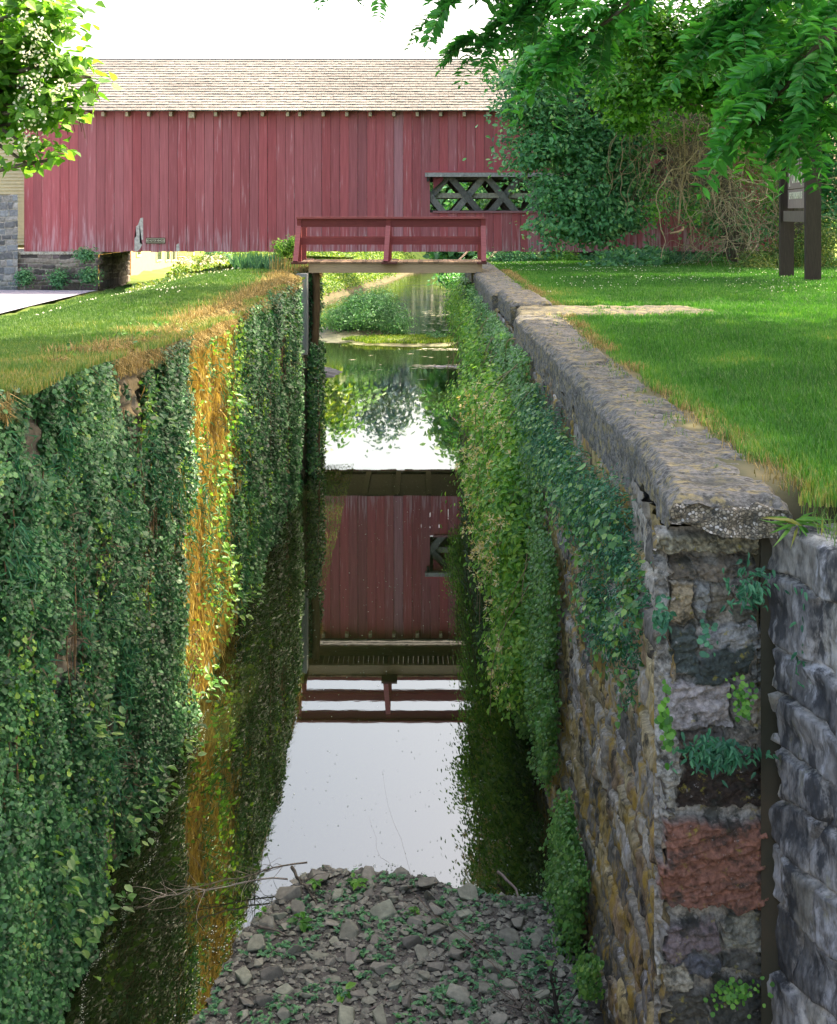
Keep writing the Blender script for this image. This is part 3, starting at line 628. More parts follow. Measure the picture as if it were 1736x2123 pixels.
# ---------------------------------------------------------------- footbridge
def footbridge():
    t = thing('footbridge', 'small wooden footbridge with dark red railings spanning the lock', 'footbridge', (-.6, 29.5, 4.7))
    Y0 = 29.0; k = Y0 / F
    z = lambda y: CZ - (y - HY) * k; x = lambda v: (v - CX) * k
    tc = (.42, .31, .19)
    for yy in (Y0, Y0 + 1.25):
        a = Acc(); a.box(x(640) , x(1000), yy, yy + .12, z(565.5), z(546), col=tc); a.build('beam', M['timber'], t)
    g = rng(7); n = 36; w = (x(1006) - x(622)) / n; a = Acc()
    for i in range(n):
        x0 = x(622) + i * w; c = np.array([.30, .20, .12]) * g.uniform(.55, 1.5)
        a.box(x0 + .004, x0 + w - .004, Y0 - .05 + g.uniform(-.012, .012), Y0 + 1.42, z(545.7), z(542.4), col=c)
    a.build('deck', M['timber'], t)
    red = (.22, .045, .045); dred = (.17, .035, .035); skylit_pink = (.36, .11, .12)  # braces get a paler red for the skylight they catch
    for side, yy in ((-1, Y0 + .03), (1, Y0 + 1.30)):
        for xx, lean in ((616, 1), (801, 0), (998, -1)):
            x0 = x(xx); x1 = x(xx + 9)
            a = Acc(); a.box(x0, x1, yy - .05, yy + .05, z(542) if xx != 616 else z(547), z(453.6), col=red); a.build('post', M['paint'], t)
            # raking brace on an outrigger
            a = Acc(); out = side * .36
            b = Vector((x0 + .045 - (.05 if xx < 900 else 0), yy + out, z(541))); tp = Vector((x0 + .045, yy + side * .07, z(469)))
            a.beam(b, tp, .11, .085, up=(0, -side, .3), col=skylit_pink); a.build('brace', M['paint'], t)
            a = Acc(); a.box(x0 - .1 , x1 + .16 if xx < 990 else x1 + .004, min(yy, yy + side * .46), max(yy, yy + side * .46), z(546.0), z(541.9), col=(.10, .035, .025)); a.build('outrigger', M['paint'], t)
        oy = -side * 0
        for (xa, xb) in ((625, 801), (810, 998)):
            a = Acc(); a.box(x(xa), x(xb), yy - .025, yy + .025, z(470.5), z(454), col=dred); a.build('rail', M['paint'], t)
            a = Acc(); a.box(x(xa), x(xb), yy - .025, yy + .025, z(507), z(492), col=red); a.build('rail', M['paint'], t)
        a = Acc(); a.box(x(615), x(1007.5), yy - .11, yy + .10, z(453.3), z(449.4), col=(.30, .08, .08)); a.build('cap_rail', M['paint'], t)
footbridge()

# ---------------------------------------------------------------- covered bridge
BY = 46.1
def covered_bridge():
    t = thing('covered_bridge', 'long red board covered bridge with weathered shingle roof across the canal', 'bridge', (0, BY, 4.5))
    k = BY / F; X = lambda v: (v - CX) * k; Z = lambda v: CZ - (v - HY) * k
    xa, xb = X(50), 15.0; z0, z1 = Z(521.5), Z(226); bw = 18.72 * k
    wx0, wx1, wz0, wz1 = X(899.4), X(1145), Z(440.5), Z(362)
    g = rng(3); n = int((xb - xa) / bw)
    def siding(yf, name, gap0=wx0, gap1=wx1, seed=3, th=.03):
        g = rng(seed); a = Acc(); s = np.sign(yf - (BY + 2.4)) 
        for i in range(n):
            x0 = xa + i * bw; x1 = x0 + bw - (g.uniform(.007, .017) if yf < BY + 1 else .001); r = g.random(); yo = yf + g.uniform(-.006, .006)
            c = np.array([.385, .11, .125]) * g.uniform(.85, 1.15); c[1:] *= g.uniform(.9, 1.25)
            if i in (41,): c = np.array([.43, .20, .235])
            if i in (56, 60): c = np.array([.42, .17, .19])
            zb = z0 + g.uniform(-.02, .02)
            if x1 > gap0 + .02 and x0 < gap1 - .02:
                a.box(x0, x1, yo, yo + th, zb, wz0, r, c); a.box(x0, x1, yo, yo + th, wz1, z1, r, c)
            else: a.box(x0, x1, yo, yo + th, zb, z1, r, c)
        a.build(name, M['siding'], t)
    siding(BY, 'siding'); siding(BY + 4.75, 'siding', X(860), X(1180), 5)
    # end boards, floor, sills
    for xx in (xa, xb - .03):
        a = Acc(); a.box(xx, xx + .03, BY + .04, BY + .6, z0, z1, col=(.2, .045, .055)); a.box(xx, xx + .03, BY + 4.1, BY + 4.74, z0, z1, col=(.2, .045, .055)); a.box(xx, xx + .03, BY + .62, BY + 4.08, z1 - 1.2, z1, col=(.2, .045, .055)); a.build('portal', M['paint'], t)
    a = Acc(); a.box(xa + .05, xb - .05, BY + .1, BY + 4.7, z0 + .12, z0 + .22, col=(.10, .085, .07))
    for yy in (BY + .18, BY + 4.45): a.box(xa + .05, xb - .05, yy, yy + .18, z0 + .02, z0 + .118, col=(.10, .085, .07))
    for i in range(24): a.box(xa + .4 + i * 1.2, xa + .6 + i * 1.2, BY + .38, BY + 4.4, z0 - .0, z0 + .118, col=(.12, .10, .08))
    a.build('floor', M['truss'], t)
    # lattice truss, both sides
    for side, yy in ((0, BY + .12), (1, BY + 4.3)):
        a = Acc(); tw = .235; zb, zt = z0 + .2, z1 - .25; H = zt - zb; sp = 1.34; sl = H / math.tan(R(50))
        kx = X(969) - (0)   # a crossing of two members near the window's middle
        for i in range(-12, 14):
            for s, yo in ((1, 0), (-1, .09)):
                cx_ = kx + i * sp
                xm = cx_ - s * 0
                zc = Z(408)
                xl0 = xm + s * (zb - zc) / math.tan(R(50)) * -1; xl1 = xm + s * (zt - zc) / math.tan(R(50)) * -1
                if min(xl0, xl1) < xa + .2 or max(xl0, xl1) > xb - .2: continue
                a.beam((xl0, yy + yo, zb), (xl1, yy + yo, zt), tw, .07, up=(0, 1, 0), col=np.array([.17, .17, .16]) * g.uniform(.7, 1.3))
        a.build('lattice_truss', M['truss'], t)
        a = Acc(); a.box(xa + .1, xb - .1, yy + .18, yy + .28, Z(410), Z(399.5), col=(.34, .33, .27)); a.box(xa + .1, xb - .1, yy + .18, yy + .28, Z(372), Z(352), col=(.13, .12, .11)); a.box(xa + .1, xb - .1, yy + .18, yy + .28, Z(450), Z(435), col=(.13, .12, .11)); a.build('chord', M['truss'], t)
    # window trim: hood with its peeled edge, sill, cut corner
    a = Acc(); a.box(X(881.5), X(1150), BY - .24, BY - .02, Z(366.5), Z(358), col=(.33, .33, .33)); a.build('window_hood', M['truss'], t)
    a = Acc(); a.box(X(881.5), X(1150), BY - .22, BY - .025, Z(357.7), Z(354), col=(.45, .10, .11)); a.build('hood_board', M['paint'], t)
    a = Acc(); a.box(X(898), X(1150), BY - .07, BY - .005, Z(441), Z(437), col=(.30, .14, .16)); a.build('window_sill', M['paint'], t)
    a = Acc(); a.box(X(885), X(890), BY - .18, BY - .01, Z(376), Z(367), col=(.06, .05, .05)); a.build('hood_bracket', M['truss'], t)
    a = Acc()
    a.add([(wx0 - .02, BY + .004, Z(362)), (wx0 - .02, BY + .004, Z(392)), (X(918), BY + .004, Z(374)), (X(921), BY + .004, Z(362)), (wx0 - .02, BY + .026, Z(362)), (wx0 - .02, BY + .026, Z(392)), (X(918), BY + .026, Z(374)), (X(921), BY + .026, Z(362))],
          np.array([(0, 1, 2, 3), (7, 6, 5, 4), (1, 5, 6, 2), (2, 6, 7, 3)]), .3, (.24, .06, .075)); a.build('corner_board', M['siding'], t)
    # bare wood where paint has peeled
    for pts in ([(279, 521), (279, 494), (283, 489), (282, 470), (286, 466), (289, 459), (291, 452), (297, 451), (297, 497), (292, 497), (290, 503), (295, 507), (291, 515), (285, 521)],
                [(365, 521), (366, 507), (371, 504), (372.5, 521)]):
        me = bpy.data.meshes.new('peeled_patch'); bm = bmesh.new()
        f = bm.faces.new([bm.verts.new((X(px), BY - .009, Z(py))) for px, py in pts]); bmesh.ops.triangulate(bm, faces=[f]); bm.to_mesh(me); bm.free()
        a_ = me.attributes.new('Col', 'FLOAT_COLOR', 'POINT'); a_.data.foreach_set('color', [.50, .48, .46, 1] * len(me.vertices)); me.materials.append(M['truss'])
        link(bpy.data.objects.new('peeled_patch', me), t)
    # roof: shingled slopes
    ez = Z(228) + .0; ey = BY - .38; ry = BY + 2.39; rz = CZ + (HY - 123.5) * ry / F
    ez = CZ + (HY - 228.5) * ey / F
    def slope(y0, y1, seed):
        g = rng(seed); a = Acc(); nrow = 20; L = math.hypot(y1 - y0, rz - ez); d = np.array([(y1 - y0) / L, (rz - ez) / L]); nn = np.array([-d[1], d[0]]) if y1 > y0 else np.array([d[1], d[0]])
        for r in range(nrow):
            s0 = L * r / nrow - (.03 if r == 0 else 0); s1 = min(L + .05, L * (r + 1) / nrow + .10)
            xx = xa - .35 + g.uniform(-.1, 0)
            while xx < xb + .35:
                w = g.uniform(.10, .24); xe = min(xx + w, xb + .4); j = g.uniform(-.012, .012); th = g.uniform(.02, .034)
                wear = vn(xx * .35, r * .3, seed=88)
                c = np.array([.235, .225, .215]) * g.uniform(.88, 1.1) * (.82 + .3 * wear)
                lo = np.array([y0, ez]) + d * (s0 + j); hi = np.array([y0, ez]) + d * s1
                p = [lo + nn * .002, lo + nn * (th + .014), hi + nn * (.006), hi - nn * .01]
                V = [(q, pp[0], pp[1]) for q in (xx + .003, xe - .003) for pp in p]
                a.add(V, np.array([(0, 1, 2, 3), (7, 6, 5, 4), (0, 4, 5, 1), (1, 5, 6, 2), (3, 2, 6, 7), (0, 3, 7, 4)]), g.random(), c)
                xx = xe
        a.build('shingle_slope', M['shingle'], t)
    slope(ey, ry, 31); slope(ry + (ry - ey), ry, 32)
    a = Acc(); nb = 70; bwid = (xb - xa + .7) / nb
    for i in range(nb):
        x0 = xa - .35 + i * bwid
        c = np.array([.25, .24, .23]) * rng(i).uniform(.75, 1.1)
        V = [(x0, ry - .16, rz - .10), (x0 + bwid - .006, ry - .16, rz - .10), (x0 + bwid - .006, ry, rz + .045), (x0, ry, rz + .045), (x0, ry + .16, rz - .10), (x0 + bwid - .006, ry + .16, rz - .10)]
        a.add(V, np.array([(0, 1, 2, 3), (3, 2, 5, 4)]), .5, c)
    a.build('ridge_cap', M['shingle'], t)
    # roof deck under the shingles and rafter tails
    a = Acc()
    for y0, y1 in ((ey + .03, ry), (2 * ry - ey - .03, ry)):
        s = .03
        a.add([(xa - .3, y0, ez - .02), (xb + .3, y0, ez - .02), (xb + .3, y1, rz - .03), (xa - .3, y1, rz - .03)], np.array([(0, 1, 2, 3)]), .5, (.15, .12, .10))
    a.build('roof_deck', M['truss'], t)
    tails = [314, 384, 449, 515, 578, 648, 719, 788, 863, 940, 1000, 1066]
    xs = [i * .36 for i in (0,)]
    cr = [605, 741, 867, 993, 1114, 1250, 1385, 1518, 1663]
    px = [c * .36 for c in cr] + [599 + 24.6 + i * 48.5 for i in range(14)]
    px = [150, 185] + px
    for v in px:
        a = Acc(); w = .07 if abs(v - 401) > 3 else .13
        a.box(X(v) - w, X(v) + w * .6, ey + .10, BY + .2, ez - .26 if w > .1 else ez - .2, ez - .05, col=(.46, .38, .27)); a.build('rafter_tail', M['truss'], t)
    # gable ends
    for xx in (xa, xb):
        a = Acc(); a.add([(xx, BY, z1), (xx, BY + 4.78, z1), (xx, ry, rz - .1)], np.array([(0, 1, 2)]), .5, (.25, .06, .07)); a.build('gable', M['siding'], t)
    return X, Z
BX, BZ = covered_bridge()

def text_mesh(body, size, name, mat, parent, mtx, bold=0.0, ext=.002):
    cu = bpy.data.curves.new('txt', 'FONT'); cu.body = body; cu.size = size; cu.align_x = 'CENTER'; cu.align_y = 'CENTER'; cu.extrude = ext; cu.offset = bold
    o = bpy.data.objects.new('txt', cu); COL.objects.link(o); bpy.context.view_layer.update()
    me = bpy.data.meshes.new_from_object(o.evaluated_get(bpy.context.evaluated_depsgraph_get()))
    bpy.data.objects.remove(o)
    me.transform(mtx)
    me.materials.clear(); me.materials.append(mat)
    return link(bpy.data.objects.new(name, me), parent)

def flatmat(name, c, rough=.6):
    m, n, b, N, L = newmat(name); b.inputs['Base Color'].default_value = (*c, 1); b.inputs['Roughness'].default_value = rough; return m
M['cream'] = flatmat('cream lettering', (.75, .72, .55)); M['glass'] = flatmat('dark glass', (.03, .035, .04), .1)
from mathutils import Matrix
def vehicle_sign():
    x0, x1 = BX(302.8), BX(343); z0, z1 = BZ(505), BZ(492.4); cx, cz = (x0 + x1) / 2, (z0 + z1) / 2
    t = thing('notice_sign', 'small dark sign reading NO MOTOR VEHICLES fixed low on the red boards', 'sign', (cx, BY - .03, cz))
    a = Acc(); a.box(x0, x1, BY - .035, BY - .009, z0, z1, col=(.07, .045, .03)); a.build('board', M['plain'], t)
    a = Acc(); b = .014; i = .025
    for q in ((x0 + i, x1 - i, z1 - i - b, z1 - i), (x0 + i, x1 - i, z0 + i, z0 + i + b), (x0 + i, x0 + i + b, z0 + i + b, z1 - i - b), (x1 - i - b, x1 - i, z0 + i + b, z1 - i - b)):
        a.box(q[0], q[1], BY - .039, BY - .0352, q[2], q[3], col=(.6, .58, .42))
    a.build('border', M['plain'], t)
    mt = Matrix.Translation((cx, BY - .038, cz)) @ Matrix.Rotation(R(90), 4, 'X') @ Matrix.Scale(.66, 4, (1, 0, 0))
    text_mesh('NO MOTOR VEHICLES', .105, 'lettering', M['cream'], t, mt, bold=.001)
vehicle_sign()

# ---------------------------------------------------------------- park sign on two posts
def park_sign():
    t = thing('park_sign', 'tall brown park sign of carved planks on two thick posts at the right', 'sign', (7.95, 26.6, 4.4))
    A = np.array([8.0, 27.7]); B = np.array([7.88, 25.5])
    def post(x0, x1, xs, Y, top):
        a = Acc(); X0, X1 = (x0 - CX) * Y / F, (x1 - CX) * Y / F
        a.box(X0, X1, Y, Y + .11, 4.2, top, col=(.045, .032, .026)); a.build('post', M['post'], t)
    post(1618.5, 1647, 0, 27.7, 8.3); post(1671.5, 1703.5, 0, 25.4, 8.3)
    # planks between the posts
    y0, y1 = 27.68, 25.53
    def plank(xa_, xb_, zlo, zhi, c, nm, th=.04):
        p0 = np.array([(xa_ - CX) * y0 / F, y0]); p1 = np.array([(xb_ - CX) * y1 / F, y1])
        a = Acc(); a.beam((p0[0], p0[1], (zlo + zhi) / 2), (p1[0], p1[1], (zlo + zhi) / 2), th, zhi - zlo, up=(0, 0, 1), col=c); a.build(nm, M['post'], t); return p0, p1
    zz = [6.02, 6.44, 6.90, 7.36, 7.80, 8.2]
    for i in range(5):
        p0, p1 = plank(1636, 1669.5, zz[i] + .01, zz[i + 1] - .01, (.27, .21, .18), 'plank')
    plank(1627.5, 1670.5, 5.74, 5.97, (.15, .12, .095), 'cross_board', .06)
    d = p1 - p0; L = np.hypot(*d); d = d / L
    n = np.array([-d[1], d[0]]) ; n = n if n[0] < 0 else -n
    def put(body, size, f, z, bold=.004, sx=1):
        c = p0 + (p1 - p0) * f + n * .024
        Mx = Matrix(((d[0], 0, n[0], c[0]), (d[1], 0, n[1], c[1]), (0, 1, 0, z), (0, 0, 0, 1)))
        text_mesh(body, size, 'lettering', M['cream'], t, Mx @ Matrix.Scale(sx, 4, (1, 0, 0)), bold)
    put('DEPT OF ENVIRONMENTAL RES', .20, .5, 6.29, sx=.62); put('[   CANAL   ]', .3, .5, 6.66, sx=1.0); put('D', .33, .28, 7.58)
    a = Acc(); c = p0 + (p1 - p0) * .57 + n * .03; za = 7.12
    def q(u, w): return (c[0] + d[0] * u, c[1] + d[1] * u, za + w)
    a.add([q(-.32, 0), q(-.18, .11), q(-.18, .055), q(.2, .055), q(.27, .11), q(.27, -.11), q(.2, -.055), q(-.18, -.055), q(-.18, -.11)], np.array([(0, 1, 8)]), .5, (.75, .75, .75))
    a.add([q(-.18, .055), q(-.18, -.055), q(.2, -.055), q(.2, .055)], np.array([(0, 1, 2, 3)]), .5, (.75, .75, .75))
    a.add([q(.2, .055), q(.2, -.055), q(.27, -.11), q(.27, .11)], np.array([(0, 1, 2, 3)]), .5, (.75, .75, .75))
    a.build('arrow', M['plain'], t)
park_sign()

# ---------------------------------------------------------------- abutments and buildings at the left
def abutment():
    t = thing('abutment', 'low rubble stone abutment with pale cap under the left end of the red bridge', 'abutment', (-15, 46, 3))
    us = np.arange(0, 10.5, .035); vs = np.arange(2.9, 4.42, .03); U, V_ = np.meshgrid(us, vs, indexing='ij')
    h, col = rubble(U, V_, 51, ch=(.10, .26), sw=(.25, .8), pal=[(.14, .11, .12), (.20, .17, .16), (.09, .08, .08), (.26, .23, .2)], mortar=(.42, .40, .34), prot=(.0, .07), fine=.03)
    me = fast_mesh('masonry', np.stack([-11.72 - U, 45.9 - h, V_], -1).reshape(-1, 3), [grid_faces(*U.shape)[:, ::-1]], M['abut'], col=col.reshape(-1, 3), smooth=True)
    link(bpy.data.objects.new('masonry', me), t)
    us = np.arange(0, 4.9, .04); U, V_ = np.meshgrid(us, np.arange(2.5, 4.42, .04), indexing='ij')
    h, col = rubble(U, V_, 52, pal=[(.12, .10, .09), (.08, .07, .07), (.16, .14, .12)], mortar=(.2, .19, .17))  # side stones and joints coloured darker for the shade under the bridge
    me = fast_mesh('side_masonry', np.stack([-11.74 + h, 45.92 + U, V_], -1).reshape(-1, 3), [grid_faces(*U.shape)], M['abut'], col=col.reshape(-1, 3), smooth=True)
    link(bpy.data.objects.new('side_masonry', me), t)
    a = Acc(); a.box(-22.2, -11.64, 45.82, 50.9, 4.40, 4.50, col=(.5, .49, .43)); a.build('cap', M['concrete'], t)
    t2 = thing('stone_pillar', 'tall rubble stone pillar at the left edge beside the red bridge', 'pillar', (-15, 45.8, 3))
    us = np.arange(0, 1.6, .03); U, V_ = np.meshgrid(us, np.arange(2.9, 6.6, .03), indexing='ij')
    h, col = rubble(U, V_, 53, ch=(.14, .3), sw=(.2, .6), pal=[(.2, .22, .24), (.3, .3, .29), (.14, .15, .16)], mortar=(.45, .44, .4))
    me = fast_mesh('masonry', np.stack([-14.62 - U, 45.78 - h, V_], -1).reshape(-1, 3), [grid_faces(*U.shape)[:, ::-1]], M['abut'], col=col.reshape(-1, 3), smooth=True)
    link(bpy.data.objects.new('masonry', me), t2)
    t3 = thing('clapboard_house', 'pale yellow clapboard house front behind the stone pillar at the far left', 'house', (-18, 50, 3))
    a = Acc()
    for i in range(40):
        z = 4.6 + i * .14; a.add([(-24, 51.6, z), (-14.65, 51.6, z), (-14.65, 51.66, z + .15), (-24, 51.66, z + .15)], np.array([(0, 1, 2, 3)]), .5, (.62, .56, .36))
        a.add([(-24, 51.66, z), (-24, 51.6, z), (-14.65, 51.6, z), (-14.65, 51.66, z)], np.array([(0, 1, 2, 3)]), .5, (.62, .56, .36))
    a.build('wall', M['plain'], t3)
    a = Acc(); a.box(-24.4, -14.4, 51.2, 58, 10.2, 10.4, col=(.2, .2, .2)); a.box(-14.64, -14.6, 51.7, 58, 4.5, 10.19, col=(.62, .56, .36)); a.build('roof', M['plain'], t3)
abutment()

def yellow_building():
    X0, Y0, Y1 = -12.6, 54.8, 65.4
    t = thing('yellow_building', 'sunlit pale yellow building with dark windows seen under the red bridge', 'building', (-16, 60, 3))
    a = Acc(); a.box(-22, X0, Y0, Y1, 2.2, 5.9, col=(.58, .45, .20)); a.build('wall', M['plain'], t)
    a = Acc(); a.box(X0 - .3, X0 + .04, Y0 - .07, Y0 - .003, 2.2, 5.9, col=(.34, .2, .12)); a.build('corner_board', M['plain'], t)
    kk = lambda px: F * -12.55 / (px - CX)
    for pa, pb, zb in ((326, 335, None), (345, 352, None), (357.5, 363, None), (366.5, 371, None), (285, 292, 1)):
        ya, yb = sorted((kk(pa), kk(pb))); yb = min(yb, Y1 - .1)
        if ya > yb - .2: ya = yb - .5
        zl = CZ - (538.5 - HY) * (ya) / F if zb is None else CZ - (528 - HY) * ya / F
        f = Acc(); f.box(X0 - .02, X0 + .05, ya - .07, yb + .07, zl - .08, 5.4, col=(.75, .72, .6)); fo = f.build('window', M['plain'], t)
        f = Acc(); f.box(X0 + .045, X0 + .06, ya, yb, zl, 5.3, col=(.03, .03, .04)); f.build('pane', M['glass'], fo)
    a = Acc()
    a.add([(-22.4, Y0 - .4, 5.85), (-12.1, Y0 - .4, 5.85), (-17, Y0 - .4, 8.3), (-22.4, Y1 + .4, 5.85), (-12.1, Y1 + .4, 5.85), (-17, Y1 + .4, 8.3)], [np.array([(0, 1, 2), (5, 4, 3)]), np.array([(1, 4, 5, 2), (0, 2, 5, 3), (0, 3, 4, 1)])], .5, (.2, .19, .2)); a.build('roof', M['plain'], t)
    # porch with rail further back
    p = thing('porch', 'cream porch with baluster rail behind the flowering bushes under the red bridge', 'porch', (-11, 68, 3))
    Yp = 67; k = Yp / F; xp = lambda v: (v - CX) * k; zp = lambda v: CZ - (v - HY) * k
    a = Acc(); a.box(xp(367), xp(400), Yp, Yp + 1.2, zp(540), zp(532.5), col=(.55, .42, .26)); a.box(xp(367), xp(398), Yp + .1, Yp + 1.2, 2.0, zp(540), col=(.5, .4, .25)); a.build('deck', M['plain'], p)
    a = Acc(); a.box(xp(367), xp(400), Yp + .02, Yp + .08, zp(522), zp(520.5), col=(.75, .68, .45)); a.box(xp(367), xp(400), Yp + .02, Yp + .08, zp(530.6), zp(529), col=(.75, .68, .45))
    for i in range(9):
        a.box(xp(368 + i * 3.7), xp(369.4 + i * 3.7), Yp + .03, Yp + .07, zp(529), zp(522), col=(.75, .68, .45))
    a.box(xp(399), xp(402), Yp - .02, Yp + .14, zp(540), zp(517), col=(.8, .74, .55)); a.build('railing', M['plain'], p)
yellow_building()

def right_abutment():
    t = thing('abutment', 'shaded stone abutment behind the plants under the right end of the red bridge', 'abutment', (10, 47, 3))
    us = np.arange(0, 9.5, .06); U, V_ = np.meshgrid(us, np.arange(2.0, 4.5, .06), indexing='ij')
    h, col = rubble(U, V_, 57, pal=PAL_L, mortar=(.2, .2, .18))
    me = fast_mesh('masonry', np.stack([6 + U, 47.0 - h, V_], -1).reshape(-1, 3), [grid_faces(*U.shape)], M['abut'], col=col.reshape(-1, 3), smooth=True)
    link(bpy.data.objects.new('masonry', me), t)
    a = Acc(); a.box(6, 15.5, 47.06, 50.8, 1, 4.5, col=(.15, .14, .12)); a.build('core', M['abut'], t)
right_abutment()

# ---------------------------------------------------------------- gravel bar
def bar_edge(Y):    # left and right shore of the bar
    return np.interp(Y, [2, 9.2, 10.2, 10.9, 11.3, 11.45], [-1.95, -1.85, -1.68, -1.35, -1.0, -.5])
def bar_h(X, Y):
    tip = 11.45 - .55 * sstep(-.6, 1.4, X) - .9 * sstep(-.9, -1.7, X)
    d = np.minimum(X - bar_edge(Y), tip - Y) + (vn(X * 3, Y * 3, seed=91) - .5) * .22
    base = -.25 + .33 * sstep(-.25, .35, d)
    return base + .10 * sstep(.3, 2.5, d) + .05 * (fbm(X * 3, Y * 3, seed=92) - .5) + .02 * (fbm(X * 14, Y * 14, seed=93) - .5)
def gravel_bar():
    xs = np.arange(-2.3, 1.45, .02); ys = np.arange(4.5, 11.9, .02); Yg, Xg = np.meshgrid(ys, xs, indexing='ij')
    Z = bar_h(Xg, Yg)
    c = np.array([.055, .052, .045]) * (.7 + .8 * fbm(Xg * 8, Yg * 8, seed=95))[..., None]
    me = fast_mesh('gravel_bar', np.stack([Xg, Yg, Z], -1).reshape(-1, 3), [grid_faces(*Xg.shape)], M['mud'], col=c.reshape(-1, 3), smooth=True)
    o = link(bpy.data.objects.new('gravel_bar', me)); o['kind'] = 'structure'
    g = rng(101)
    rocks = []
    for i in range(14):
        bm = bmesh.new(); n = 12
        fl = g.uniform(.16, .34)
        for p in g.normal(0, 1, (n, 3)):
            p = p / np.linalg.norm(p) * g.uniform(.75, 1.0); bm.verts.new((p[0] * .5, p[1] * .5 * g.uniform(.75, 1), p[2] * fl))
        bmesh.ops.convex_hull(bm, input=bm.verts[:]); 
        for v in [v for v in bm.verts if not v.link_faces]: bm.verts.remove(v)
        bmesh.ops.bevel(bm, geom=bm.edges[:], offset=.02, segments=1, affect='EDGES')
        me = bpy.data.meshes.new('stone'); bm.to_mesh(me); bm.free()
        base = np.array([.22, .22, .18]) * g.uniform(.7, 1.2); base[1] *= g.uniform(.95, 1.08)
        a_ = me.attributes.new('Col', 'FLOAT_COLOR', 'POINT'); a_.data.foreach_set('color', [*base, 1] * len(me.vertices)); me.materials.append(M['rock'])
        rocks.append(me)
    placed = []
    k = 0; tries = 0
    while k < 290 and tries < 20000:
        tries += 1
        big = k < 60
        s = g.uniform(.19, .34) if big else g.uniform(.08, .2)
        Y = g.uniform(8.7, 11.35); X = g.uniform(-1.7, 1.2)
        d = float(bar_h(np.array(X), np.array(Y)))
        if d < .045 and not (d > -.02 and g.random() < .1): continue
        if X > .45 and g.random() < .55: continue
        if any((X - a) ** 2 + (Y - b) ** 2 < (.335 * (s + r)) ** 2 for a, b, r in placed): continue
        placed.append((X, Y, s))
        o = bpy.data.objects.new('stone', rocks[g.integers(14)]); COL.objects.link(o)
        o.location = (X, Y, d + s * .07); o.scale = (s, s * g.uniform(.7, 1), s * g.uniform(.7, 1.1)); o.rotation_euler = (g.normal(0, .16), g.normal(0, .16), g.uniform(0, 6.28))
        tag(o, 'loose flat grey brown stone lying on the muddy gravel bar', 'stone', 'loose stones scattered over the gravel bar'); k += 1
    # small gravel
    n = 15000; X = g.uniform(-1.9, 1.3, n); Y = g.uniform(7.5, 11.5, n); H = bar_h(X, Y); m = H > .0; X, Y, H = X[m], Y[m], H[m]; n = len(X)
    base = np.array([(1,0,0),(0,1,0),(-1,0,0),(0,-1,0),(0,0,.7),(0,0,-.7)], float); f = np.array([(0,1,4),(1,2,4),(2,3,4),(3,0,4),(1,0,5),(2,1,5),(3,2,5),(0,3,5)])
    s = .007 + .036 * g.random(n) ** 3; V = base[None] * g.uniform(.6, 1.2, (n, 6, 1)); an = g.uniform(0, 6.28, n); ca, sa = np.cos(an)[:, None], np.sin(an)[:, None]
    V = np.stack([V[..., 0] * ca - V[..., 1] * sa, V[..., 0] * sa + V[..., 1] * ca, V[..., 2] * .7], -1) * s[:, None, None] + np.stack([X, Y, H + s * .3], -1)[:, None]
    col = np.repeat(np.array([.19, .19, .155])[None] * g.uniform(.5, 1.5, (n, 1)), 6, 0)
    me = fast_mesh('gravel', V.reshape(-1, 3), [(f[None] + np.arange(n)[:, None, None] * 6).reshape(-1, 3)], M['rock'], col=col)
    o = link(bpy.data.objects.new('gravel', me)); tag(o, 'small gravel between the larger stones of the bar', 'gravel', kind='stuff')
gravel_bar()

def mud_bars():
    def bar(name, cx, cy, rx, ry, hgt, col, seed):
        xs = np.linspace(-1.25, 1.25, 60); U, V_ = np.meshgrid(xs, xs, indexing='ij'); r = np.hypot(U, V_) + (fbm(U * 2.5, V_ * 2.5, seed=seed) - .5) * .5
        Z = hgt * sstep(1.05, .2, r) - .05 + .5 * hgt * (fbm(U * 8, V_ * 8, seed=seed + 1) - .5) * (r < 1.1)
        me = fast_mesh(name, np.stack([cx + U * rx, cy + V_ * ry, Z], -1).reshape(-1, 3), [grid_faces(60, 60)], M['mud'], col=np.tile([col], (3600, 1)), smooth=True)
        o = link(bpy.data.objects.new(name, me)); o['kind'] = 'structure'; return o
    bar('mud_bar', -4.3, 46.3, 1.9, 2.0, .22, (.05, .045, .05), 1)
    bar('islet', -.6, 57.5, 3.4, 2.6, .20, (.16, .17, .08), 2)
    bar('islet', -3.0, 61.0, 3.2, 4.2, .35, (.08, .09, .05), 4)
    bar('mud_bar', 1.2, 48.3, 1.3, .45, .07, (.25, .25, .3), 6)
mud_bars()

